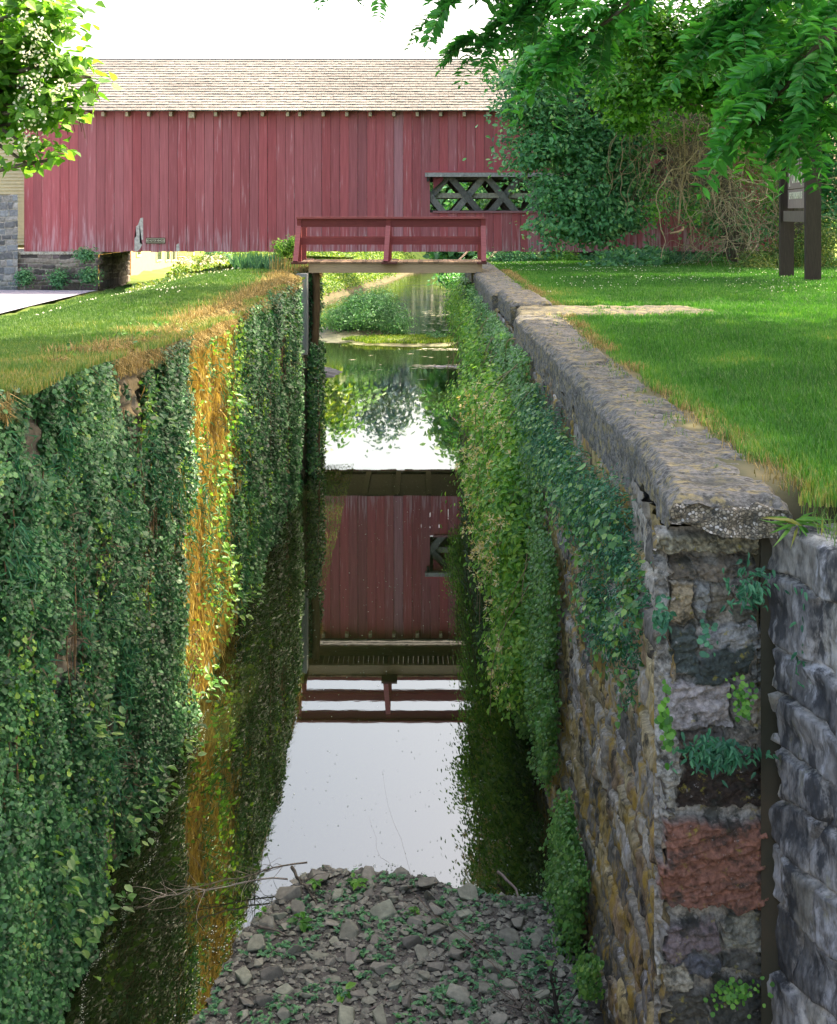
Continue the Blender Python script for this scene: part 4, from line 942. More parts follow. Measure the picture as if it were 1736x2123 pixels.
# ---------------------------------------------------------------- grass
def blades(name, X, Y, Z, h, w, mat, seed, lean=.45, label=None, cat='grass', rbias=None, down=None):
    g = rng(seed); n = len(X); an = g.uniform(0, 6.28, n); D = np.stack([np.cos(an), np.sin(an), np.zeros(n)], -1)
    B = np.stack([-np.sin(an), np.cos(an), np.zeros(n)], -1); h = h * g.uniform(.5, 1.25, n); w = np.broadcast_to(w, (n,))
    P0 = np.stack([X, Y, Z], -1); le = g.uniform(.05, lean, n)
    mid = P0 + D * (h * le * .35)[:, None] + np.array([0, 0, 1]) * (h * .55)[:, None]
    tip = P0 + D * (h * le)[:, None] + np.array([0, 0, 1]) * (h * np.sqrt(np.maximum(.05, 1 - le ** 2)))[:, None]
    if down is not None: tip = tip + down * h[:, None]
    hw = (w / 2)[:, None]
    V = np.stack([P0 - B * hw, P0 + B * hw, mid + B * hw * .8, mid - B * hw * .8, tip], 1)
    i = np.arange(n)[:, None] * 5
    r = g.random(n) if rbias is None else np.clip(g.random(n) * .6 + rbias, 0, 1)
    me = fast_mesh(name, V.reshape(-1, 3), [i + np.array([[2, 4, 3]]), i + np.array([[0, 1, 2, 3]])], mat, np.repeat(r, 5))
    o = link(bpy.data.objects.new(name, me)); tag(o, label, cat, kind='stuff'); return o

def lawn_grass():
    g = rng(200)
    def cand(n, side, y0, y1, xmax, p=1.6):
        Y = y0 * (y1 / y0) ** (g.random(n) ** 1.0); 
        if side > 0: X = 1.75 + (np.minimum(xmax, .34 * Y + .8) - 1.75) * g.random(n)
        else: X = -2.55 - (np.minimum(xmax, .345 * Y + .6) - 2.55) * g.random(n)
        return X, Y
    # right lawn
    X, Y = cand(250000, 1, 6.0, 18, 9); edge = np.interp(Y, [6, 6.9, 8.3, 11, 13, 17.2], [1.86, 1.90, 1.90, 1.87, 1.89, 2.02]) + (vn(Y * 4, seed=6) - .5) * .10
    m = (X > edge) & ~((Y > 16.9) & (X < 4.0 + .5 * vn(X * 3, Y * 5, seed=2)) & (vn(X * 4, Y * 4, seed=3) < .52)); 
    dry = sstep(.45, 0, X - edge) * .6 + .5 * sstep(.62, .8, fbm(X * 1.3, Y * .9, seed=29)) + .45 * sstep(9.5, 6.5, Y) * vn(X * 2, Y * 2, seed=7)
    m &= g.random(len(X)) > .55 * sstep(.25, 0, X - edge) + .35 * sstep(9, 6.5, Y)
    X, Y, dry = X[m], Y[m], dry[m]
    blades('lawn_grass', X, Y, h_right(X, Y) - .01, .055 + .03 * vn(X * 1.5, Y * 1.5, seed=5), .0048 + .00022 * Y, M['grass_r'], 201, label='lush green grass of the near right lawn beside the coping', rbias=dry * .7)
    X, Y = cand(230000, 1, 17.6, 46, 14.5); ex = np.where(Y < 22, 1.95, 1.98) + (vn(Y * 2, seed=6) - .5) * .5
    m = (X > ex) & ~((Y < 18.7) & (X < 3.9 + .5 * vn(X * 3, Y * 5, seed=2)))
    yel = sstep(1.2, 0, X - ex) * .6; yel = yel + .25 * np.exp(-((Y - 21.5) / 1.6) ** 2); X, Y, yel = X[m], Y[m], yel[m]  # second term yellows a band to paint a sun streak on the lawn
    blades('lawn_grass', X, Y, h_right(X, Y) - .01, .07, .006 + .00032 * Y, M['grass_r'], 202, label='clover dotted grass of the far right lawn below the red bridge', rbias=yel * .6)
    # left lawn
    X, Y = cand(330000, -1, 8.3, 50, 11.3); T = -X - 2.7
    m = (X > -11.3 + .3 * vn(Y * 3, seed=2)) & (g.random(len(X)) > .5 * sstep(.9, 0, T) + .55 * sstep(18, 14, Y) * sstep(4, 2, T) * vn(X * 2.5, Y * 2.5, seed=27))
    yel = .55 * sstep(1.3, 0, T + (vn(X * 2, Y * 2, seed=9) - .5)) + .35 * sstep(4, 1.5, T) * sstep(20, 15, Y) * vn(X * 1.7, Y * 1.7, seed=28)
    X, Y, yel = X[m], Y[m], yel[m]; 
    blades('lawn_grass', X, Y, h_left(X, Y) - .01, .06, .006 + .0003 * Y, M['grass_l'], 203, label='short sunlit grass of the left bank sloping to the road', rbias=yel * .8)
    # dry grass hanging over the left edge
    n = 26000; Y = g.uniform(7.5, 31.5, n); T = np.abs(g.normal(0, .28, n)) - .12; X = xl(Y) - T + .05; clump = vn(Y * 1.6, T * 2, seed=15); m = (clump > .40 + .16 * sstep(15, 12, Y) - .2 * np.exp(-((Y - 18.5) / 2) ** 2)); X, Y, T = X[m], Y[m], T[m]; n = len(X)
    Zt = np.where(T < .05, 4.42 + g.uniform(-.12, .05, n), 4.50) + .24 * sstep(15, 8.5, Y)
    dn = np.stack([g.uniform(.2, .9, n), g.normal(0, .2, n), -g.uniform(.2, 1.1, n)], -1) * (T < .15)[:, None]
    blades('dry_grass', X, Y, Zt, .13, .007 + .0002 * Y, M['hay'], 204, lean=.9, label='straw coloured dry grass hanging over the edge of the left wall', down=dn)
    # dry edge on the right coping
    n = 6500; Y = g.uniform(6.2, 30, n); X = np.interp(Y, [6, 6.9, 8.3, 11, 13, 17.2, 30], [1.86, 1.90, 1.90, 1.87, 1.89, 2.02, 2.05]) + g.normal(.03, .06, n); m = (vn(Y * 2.5, seed=16) > .25) & ~((Y > 16.9) & (Y < 18.6)); X, Y = X[m], Y[m]
    blades('dry_grass', X, Y, np.full(len(X), 4.545), .06, .0045 + .0002 * Y, M['hay'], 205, lean=1.0, label='yellowed grass creeping over the edge of the right coping')
    n = 5200; Y = 6.6 * (30 / 6.6) ** g.random(n); xo = np.interp(Y, [6, 6.9, 8.3, 11, 13, 17.2, 30], [1.86, 1.90, 1.90, 1.87, 1.89, 2.02, 2.05]); X = xo - np.abs(g.normal(0, .13, n)); m = (vn(X * 7, Y * 3.1, seed=26) > .60) & ~((Y > 16.9) & (Y < 18.6)); X, Y = X[m], Y[m]
    blades('creeping_grass', X, Y, np.full(len(X), 4.55), .045, .004 + .0002 * Y, M['grass_l'], 207, lean=1.0, label='small tufts of grass creeping across the right coping')
    # clover
    def clover(name, X, Y, Z, s, label):
        n = len(X); t = (np.array([(1,0,0),(0,1,0),(-1,0,0),(0,-1,0),(0,0,1),(0,0,-.6)], float), np.array([(0,1,4),(1,2,4),(2,3,4),(3,0,4),(1,0,5),(2,1,5),(3,2,5),(0,3,5)]))
        V = np.stack([X, Y, Z], -1)[:, None] + t[0][None] * s[:, None, None]
        me = fast_mesh(name, V.reshape(-1, 3), [(t[1][None] + np.arange(n)[:, None, None] * 6).reshape(-1, 3)], M['white_flower'], np.repeat(g.random(n), 6))
        tag(link(bpy.data.objects.new(name, me)), label, 'clover', kind='stuff')
    n = 1700; Y = g.uniform(19, 44, n); X = g.uniform(2.1, 13, n); m = (vn(X * .6, Y * .35, seed=18) > .5) & (X < .335 * Y) & (Y > 21); X, Y = X[m], Y[m]
    clover('clover_flowers', X, Y, h_right(X, Y) + .07, g.uniform(.008, .015, len(X)), 'white clover heads dotted over the right lawn')
    n = 500; Y = g.uniform(18, 40, n); X = -g.uniform(4, 9.6, n); m = (vn(X * .6, Y * .35, seed=19) > .4); X, Y = X[m], Y[m]
    clover('clover_flowers', X, Y, h_left(X, Y) + .06, g.uniform(.010, .022, len(X)), 'white clover heads dotted over the left bank')
lawn_grass()

# ---------------------------------------------------------------- climbing plants on the lock walls
def ivy_left():
    g = rng(300)
    n = 400000; Y = 7.6 * (31.6 / 7.6) ** g.random(n); Z = g.uniform(.02, 4.50, n) * (1 + .06 * sstep(15, 8.5, Y))
    dens = fbm(Y * .9, Z * .7, seed=301, o=4) + .22 * (vn(Y * 3.5, Z * 1.0, seed=302) - .5) + .30 * (vn(Y * 9, Z * 7, seed=305) - .5) + .16 * (vn(Y * 4, Z * 3, seed=306) - .5)
    thr = .385 - .10 * sstep(10, 8.6, Y) + .42 * np.exp(-((Y - 16.1 + .9 * (vn(Z * 1.7, seed=307) - .5)) / 1.6) ** 4) + .06 * sstep(4.2, 4.5, Z) * vn(Y * 2, seed=308)
    m = (dens > thr); Y, Z, dens, thr = Y[m], Z[m], dens[m], thr[m]; n = len(Y)
    thick = .04 + .42 * np.clip(dens - thr, 0, .3)
    hump = (fbm(Y * 1.6, Z * .22, seed=77) - .5) * .16
    X = xl(Y) + hump + .03 + thick * g.uniform(0.0, 1.3, n)
    N = np.stack([np.full(n, 1.0), -g.uniform(-.1, .6, n), g.uniform(.0, 1.5, n)], -1) + g.normal(0, .5, (n, 3))
    D = np.stack([g.normal(.2, .4, n), g.normal(0, .5, n), -np.ones(n)], -1)
    size = g.uniform(.016, .046, n) ** 1.0 * (1 + .25 * vn(Y * 1.3, Z * 1.3, seed=303)) * np.interp(Y, [8, 20, 31], [.78, 1.1, 1.55])
    # the ledge's sunlit leaves are the same plant; natural yellowing in some clumps
    r = np.clip(g.random(n) * .75 + .35 * (vn(Y * 1.1, Z * .9, seed=304) - .35), 0, 1)
    size = np.where(g.random(n) < .06, size * 1.5, size); keep = g.random(n) < np.interp(Y, [8, 14, 31], [1, .8, .5])
    o = leaves('ivy', np.stack([X, Y, Z], -1)[keep], N[keep], D[keep], size[keep], T_ROUND, M['ivy'], rnd=r[keep], seed=310)
    tag(o, 'dense small leaved ivy curtain covering the left lock wall', 'ivy', kind='stuff')
    # other weeds mixed into the curtain
    for nm, T, mt, ncl, nl, sz, lb, sd, ds in (('wall_fern', T_THIN, 'fern', 120, 60, .12, 'fine ferny tufts among the ivy of the left wall', 341, (.7, 0, -.6)), ('dead_stalks', T_THIN, 'stalk', 46, 22, .10, 'tan dead stalks and seed heads among the ivy of the left wall', 343, (.6, 0, .1)), ('yellowed_ivy', T_HEART, 'honey', 70, 40, .04, 'yellowing leaf patches in the ivy of the left wall', 345, (.3, 0, -.9))):
        gg = rng(sd); y = 8.2 * (31 / 8.2) ** gg.random(ncl); z = gg.uniform(.2, 4.4, ncl) ** 1.0; k = np.repeat(np.arange(ncl), nl); q = len(k); yy = y[k] + gg.normal(0, .13, q); zz = np.clip(z[k] + gg.normal(0, .2, q), .05, 4.6)
        o2 = leaves(nm, np.stack([xl(yy) + .13 + gg.uniform(0, .08, q), yy, zz], -1), randdir(gg, q, (1, -.3, .7)), randdir(gg, q, ds), gg.uniform(.6, 1.3, q) * sz, T, M[mt], seed=sd + 1); tag(o2, lb, 'wall plants', kind='stuff')
    # hanging stems
    a = Acc(); 
    for i in range(260):
        y = 7.8 * (31 / 7.8) ** g.random(); z1 = g.uniform(1.5, 4.45); L = g.uniform(.8, 2.8); k = 9
        zz = np.linspace(z1, max(.02, z1 - L), k); yy = y + np.cumsum(g.normal(0, .035, k)); x0 = xl(yy) + (fbm(yy * 1.6, zz * .22, seed=77) - .5) * .16
        a.tube(np.stack([x0 + .09 + np.cumsum(g.normal(0, .01, k)), yy, zz], -1), np.linspace(.006, .003, k), 3, col=np.array([.16, .11, .06]) * g.uniform(.6, 1.6))
    tag(a.build('ivy_stems', M['vine']), 'thin brown stems of the ivy hanging down the left lock wall', 'vine stems', kind='stuff')
    # broad leaved seedlings near the water and top
    spots = [(10.0, 1.9, .0), (17.5, .45, 0), (18.5, .3, 0), (12.2, .35, 0), (11.1, .55, 0), (10.4, .25, 0), (13.5, .2, 0), (15.2, .3, 0), (14.3, .55, 0), (18.9, 3.9, 0), (12.0, 4.0, 0), (15.9, 1.6, 0), (16.4, .9, 0), (15.6, 2.6, 0), (16.5, 3.4, 0), (9.4, .5, 0), (9.0, 1.2, 0)]
    Pt, N, D, Sz = [], [], [], []
    for (y, z, _) in spots:
        for k in range(16):
            an = g.uniform(0, 6.28); c = np.array([float(xl(y)) + .22 + g.uniform(0, .2), y + g.normal(0, .13), z + g.normal(0, .1)])
            Pt.append(c); D.append([.4 + .5 * g.random(), math.cos(an), .2 * math.sin(an) - .2]); N.append([.3, g.normal(0, .3), 1.0]); Sz.append(g.uniform(.07, .13))
    o = leaves('seedling_leaves', np.array(Pt), np.array(N, float), np.array(D, float), np.array(Sz), T_OVAL, M['ivy_bright'], seed=311)
    tag(o, 'larger bright leaves sprouting among the ivy of the left wall near the water', 'seedlings', kind='stuff')
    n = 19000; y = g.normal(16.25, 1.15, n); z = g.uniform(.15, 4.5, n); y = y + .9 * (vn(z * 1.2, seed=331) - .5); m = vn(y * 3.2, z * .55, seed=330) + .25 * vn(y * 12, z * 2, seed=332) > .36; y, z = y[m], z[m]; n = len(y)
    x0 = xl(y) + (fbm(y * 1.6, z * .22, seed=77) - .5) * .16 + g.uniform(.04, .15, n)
    o = leaves('dead_vines', np.stack([x0, y, z], -1), np.stack([np.ones(n), g.normal(-.3, .5, n), g.normal(0, .3, n)], -1), np.stack([g.normal(.05, .2, n), g.normal(0, .25, n), -np.ones(n)], -1), g.uniform(.06, .24, n), T_THIN, M['sun_gold'], seed=333)
    tag(o, 'curtain of dead vine strands tinted gold as painted sunlight on the strip of the left wall', 'dead vines', kind='stuff')
    n = 1300; y = g.normal(17.3, 1.1, n); z = g.uniform(.1, 4.4, n); m = vn(y * 2.2, z * 1.2, seed=334) > .5; y, z = y[m], z[m]; n = len(y)
    o = leaves('young_leaves', np.stack([xl(y) + .18 + g.uniform(0, .06, n), y, z], -1), randdir(g, n, (1, -.3, .8)), randdir(g, n, (0, 0, -.6)), g.uniform(.03, .075, n), T_HEART, M['honey'], seed=335)
    tag(o, 'yellow green young leaves over the golden strip of the left wall', 'leaves', kind='stuff')
    # dry hanging roots in the bare strip
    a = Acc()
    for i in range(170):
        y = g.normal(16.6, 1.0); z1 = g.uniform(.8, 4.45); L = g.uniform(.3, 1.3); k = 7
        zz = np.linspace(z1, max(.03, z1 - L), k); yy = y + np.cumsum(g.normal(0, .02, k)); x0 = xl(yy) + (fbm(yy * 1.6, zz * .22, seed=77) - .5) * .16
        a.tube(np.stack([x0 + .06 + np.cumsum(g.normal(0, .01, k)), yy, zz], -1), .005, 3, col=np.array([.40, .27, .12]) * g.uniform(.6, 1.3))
    tag(a.build('dry_roots', M['vine']), 'dry roots tinted sun gold hanging in the bare strip of the left wall', 'roots', kind='stuff')
ivy_left()
def ledge_weeds():
    g = rng(350); Pt = []
    for (x, y, Y, n) in ((250, 712, 13, 90), (60, 800, 9.6, 120), (120, 770, 10.2, 80), (200, 735, 11.5, 60), (330, 690, 14.6, 60), (470, 660, 18.4, 70), (520, 630, 20.5, 120), (560, 610, 23, 160), (600, 600, 26, 160)):
        c = P(x, y, Y); Pt.append(c + g.normal(0, 1, (n, 3)) * np.array([.13, .3, .06]))
    Pt = np.concatenate(Pt); n = len(Pt); Pt[:, 2] = np.maximum(Pt[:, 2], 4.45)
    o = leaves('ledge_weeds', Pt, randdir(g, n, (.3, -.3, 1.2)), randdir(g, n, (.4, -.2, 0)), g.uniform(.03, .075, n), T_OVAL, M['ivy_bright'], seed=351); tag(o, 'low leafy weeds along the top edge of the left lock wall', 'weeds', kind='stuff')
    # flat ledge stones showing through the turf
    stones = [(205, 688, 13.6, .35), (290, 672, 14.9, .42), (330, 690, 14.3, .25), (160, 712, 12.2, .3), (75, 742, 11.2, .3)]
    lb = ['long flat ledge stone in the dry turf above the left wall', 'flat pale ledge stone near the golden strip', 'dark corner stone beside the golden strip', 'grey ledge stone among the weeds of the left wall top', 'flat ledge stone closest to the left edge']
    for i, (x, y, Y, w) in enumerate(stones):
        c = P(x, y, Y); xs = np.linspace(-1, 1, 34); U, V_ = np.meshgrid(xs, xs, indexing='ij'); rr = np.maximum(np.abs(U), np.abs(V_)) + (fbm(U * 2 + i * 5, V_ * 2, seed=352) - .5) * .7
        Z = 4.53 + .09 * sstep(1.0, .7, rr) - .08 + .02 * (fbm(U * 5, V_ * 5, seed=353) - .5)
        me = fast_mesh('ledge_stone', np.stack([c[0] + U * w, c[1] + V_ * w * 1.1, Z], -1).reshape(-1, 3), [grid_faces(34, 34)], M['stone_w'] if i == 1 else M['abut'], col=np.tile([(.24, .22, .19)], (34 * 34, 1)), smooth=True)
        tag(link(bpy.data.objects.new('ledge_stone', me)), lb[i], 'stone')
ledge_weeds()

def right_plants():
    g = rng(400)
    # ivy low on the right wall: a band whose left boundary follows the water, bare stone in front
    n = 260000; Y = 8.6 * (35 / 8.6) ** g.random(n); Z = g.uniform(.0, 4.3, n)
    lim = 9.6 + 2.9 * sstep(.8, 3.6, Z) + (fbm(Z * 1.5, Y * .3, seed=401) - .5) * 5.0   # nearest Y that is covered
    dens = fbm(Y * 1.1, Z * .8, seed=402) + .34 * (vn(Y * 8, Z * 6, seed=403) - .5) + .16 * (vn(Y * 3, Z * 2, seed=404) - .5)
    m = (Y > lim) & (dens > .485 + .03 * sstep(20, 30, Y)); Y, Z, dens = Y[m], Z[m], dens[m]; n = len(Y)
    X = 1.33 - .04 - .4 * np.clip(dens - .4, 0, .3) * g.uniform(.0, 1.2, n) - .10 * g.random(n) ** 2
    N = np.stack([-np.ones(n), -g.uniform(0, .8, n), g.uniform(.1, 1.3, n)], -1) + g.normal(0, .35, (n, 3)); D = np.stack([-g.uniform(0, .5, n), g.normal(0, .5, n), -np.ones(n)], -1)
    keep = g.random(n) < np.interp(Y, [8, 14, 31], [1, .8, .4])
    size = g.uniform(.016, .046, n) * np.interp(Y, [9, 20, 31], [.9, 1.25, 1.7])
    o = leaves('ivy', np.stack([X, Y, Z], -1)[keep], N[keep], D[keep], size[keep], T_ROUND, M['ivy_bright'], rnd=np.clip(g.random(n)[keep] * .7 + .1, 0, 1), seed=410)
    tag(o, 'bright green creeping ivy along the foot of the right lock wall', 'ivy', kind='stuff')
    # honeysuckle: arching mass with cream flowers
    t = thing('honeysuckle', 'rambling honeysuckle with cream flowers hanging on the right lock wall', 'honeysuckle', (1.3, 17, 2))
    blobs = [((1.08, 14.0, 1.1), (.2, 1.0, .7)), ((1.0, 15.4, 1.8), (.25, 1.2, .8)), ((1.04, 15.0, .6), (.18, 1.3, .45)), ((1.08, 15.0, 3.3), (.2, 1.4, .5)), ((.95, 16.8, 3.35), (.26, 1.5, .5)), ((.95, 16.5, 2.5), (.28, 1.6, .8)), ((1.02, 14.2, 2.6), (.2, 1.2, .7)), ((1.1, 18.5, 1.8), (.26, 2.0, .8)), ((1.12, 14.6, 2.4), (.16, 1.4, .9)), ((1.14, 14.0, 1.5), (.14, 1.3, .7)), ((1.05, 21, 3.0), (.28, 2.0, .9)), ((1.15, 25, 3.5), (.25, 3, .6)), ((1.15, 29, 3.5), (.25, 3, .7)), ((1.1, 33, 3.3), (.3, 2, .9)), ((.75, 19.5, 3.0), (.2, 1.0, .3)), ((.8, 18.3, 2.1), (.2, .9, .3))]
    Pt, O, cc, C = clumps(g, blobs, 2100, 17, .11, .8)
    Pt[:, 0] = np.minimum(Pt[:, 0], 1.34); n = len(Pt)
    leaves('foliage', Pt, O + np.stack([-np.full(n, .5), -np.full(n, .2), np.full(n, .8)], -1) + g.normal(0, .3, (n, 3)), randdir(g, n, (-.3, 0, -.5)), g.uniform(.045, .085, n), T_OVAL, M['honey'], t, seed=411)
    fl = [];
    fb = [((.95, 13.9, 1.2), (.15, .9, .7)), ((.85, 15.3, 1.9), (.2, 1.1, .8)), ((.98, 15.0, 3.35), (.2, 1.3, .55)), ((.80, 16.6, 3.3), (.26, 1.4, .55)), ((.80, 16.3, 2.4), (.25, 1.5, .8)), ((.90, 14.2, 2.5), (.16, 1.1, .7)), ((1.0, 18, 1.6), (.2, 1.5, .6))]
    _, _, cf, _ = clumps(g, fb, 300, 1, .1); cf[:, 0] = np.minimum(cf[:, 0], 1.22) - .07; cf[:, 1] -= .25
    m2 = np.repeat(np.arange(len(cf)), 9); q = len(m2); dd = randdir(g, q, (-.5, -.3, .3))
    leaves('flowers', cf[m2] + dd * .012, np.cross(dd, randdir(g, q)), dd, g.uniform(.03, .05, q), T_LANCE, M['flower'], t, seed=412)['kind'] = 'stuff'
    a = Acc()
    for i in range(150):
        p = np.array([1.28, g.uniform(13, 33), g.uniform(2.0, 4.3)]); k = 12; v = np.array([-g.uniform(.1, .45), g.normal(0, .5), g.uniform(-.2, .4)]) * .10; pts = [p]
        for j in range(k): v = v + np.array([g.normal(0, .012), g.normal(0, .02), -.017]) ; pts.append(pts[-1] + v)
        pts = np.array(pts); pts[:, 0] = np.clip(pts[:, 0] , .7, 1.3); pts[:, 2] = np.maximum(pts[:, 2], .05)
        a.tube(pts, np.linspace(.007, .003, k + 1), 3, col=np.array([.22, .16, .09]) * g.uniform(.5, 1.6))
    a.build('stems', M['vine'], t)
    # small fern-like weeds hanging below the near coping
    blobs = [((1.25, 8.2, 3.9), (.10, .9, .35)), ((1.24, 9.6, 3.75), (.12, 1.0, .42)), ((1.24, 11.2, 3.7), (.12, 1.2, .45)), ((1.25, 8.9, 3.2), (.08, .7, .4)), ((1.25, 7.6, 3.35), (.07, .45, .35)), ((1.24, 13, 3.7), (.14, 1.4, .45)), ((1.26, 7.2, 3.75), (.06, .3, .25))]
    Pt, O, cc, C = clumps(g, blobs, 900, 22, .05, .9); n = len(Pt); Pt[:, 0] = np.minimum(Pt[:, 0], 1.36)
    o = leaves('fern_weeds', Pt, O + np.array([-.6, -.2, .8]), randdir(g, n, (-.9, -.3, -.5)), g.uniform(.018, .038, n), T_LANCE, M['fern'], seed=413)
    tag(o, 'blue green ferny weeds hanging on the wall below the near coping', 'weeds', kind='stuff')
    Pt, O, cc, C = clumps(g, blobs, 260, 9, .07, .9); n = len(Pt); Pt[:, 0] = np.minimum(Pt[:, 0], 1.34) - .03
    o = leaves('leafy_weeds', Pt, O + np.array([-.6, -.2, .9]), randdir(g, n, (-.6, -.2, -.2)), g.uniform(.03, .06, n), T_HEART, M['ivy_bright'], seed=414)
    tag(o, 'round leaved weeds mixed with ferns under the near coping', 'weeds', kind='stuff')
    # fern tuft, pennywort and rosemary-like sprig on the end stones
    def tuft(name, x, y, n, rx, rz, size, T, mat, label, out=.12, seed=1, cat='fern', droop=-.7, Y=6.1):
        gg = rng(seed); c = P(x, y, Y); Pt = np.stack([c[0] + gg.normal(0, rx, n), np.full(n, c[1]) - gg.uniform(0, out, n), c[2] + gg.normal(0, rz, n)], -1)
        D = np.stack([gg.normal(0, .8, n), -gg.uniform(.2, 1, n), droop + gg.normal(0, .5, n)], -1); Nn = np.stack([gg.normal(0, .4, n), -np.full(n, .7), gg.uniform(.2, 1, n)], -1)
        tag(leaves(name, Pt, Nn, D, gg.uniform(.6, 1.2, n) * size, T, mat, seed=seed + 1), label, cat)
    tuft('fern_tuft', 1485, 1545, 330, .085, .035, .05, T_LANCE, M['fern'], 'dense tuft of narrow blue green fronds halfway down the pier stones', seed=1)
    tuft('fern_tuft', 1545, 1210, 120, .05, .055, .045, T_LANCE, M['fern'], 'small ferny sprig growing right below the coping end', seed=3, out=.16)
    tuft('pennywort', 1462, 1310, 26, .022, .05, .028, T_ROUND, M['fern'], 'round leaved pennywort between the upper pier stones', seed=5, cat='plant')
    tuft('pennywort', 1535, 1430, 60, .03, .055, .026, T_ROUND, M['linden'], 'bright round leaves trailing over the grey pier stone beside the fern tuft', seed=7, cat='plant')
    tuft('pennywort', 1520, 2040, 90, .07, .03, .024, T_ROUND, M['linden'], 'low mat of round leaves at the foot of the visible pier', seed=9, cat='plant')
    tuft('fern_tuft', 1370, 1270, 60, .02, .05, .04, T_OVAL, M['fern'], 'leafy sprig on the left corner of the pier stones', seed=11)
    tuft('fern_tuft', 1375, 1490, 50, .015, .08, .035, T_ROUND, M['linden'], 'little green leaves along the lower left corner of the pier', seed=13)
    tuft('fern_tuft', 1650, 1320, 34, .012, .12, .045, T_LANCE, M['fern'], 'thin fern fronds in the crack between pier and wing wall', seed=15, Y=6.0)
    # broad blades at the coping's right corner
    gg = rng(17); n = 26; c = P(1655, 1085, 6.0); an = gg.uniform(-1.2, 1.2, n)
    tag(leaves('daylily', np.tile(c, (n, 1)) + gg.normal(0, .02, (n, 3)), np.stack([-np.sin(an) * .3, -np.full(n, .6), np.ones(n)], -1), np.stack([np.sin(an), -np.full(n, .4), gg.uniform(-.3, 1.4, n)], -1), gg.uniform(.09, .2, n), T_THIN, M['grass_r'], seed=18), 'broad bladed weed at the right corner of the coping end', 'plant')
    n = 700; g2 = rng(19); X = g2.uniform(1.86, 2.5, n); Y = g2.uniform(5.6, 6.6, n)
    blades('dry_grass', X, Y, 4.44 + .08 * sstep(6, 6.4, Y), .10, .005, M['grass_l'], 206, lean=.8, label='loose grass behind the wing wall at the right edge', rbias=np.full(n, .3))
right_plants()

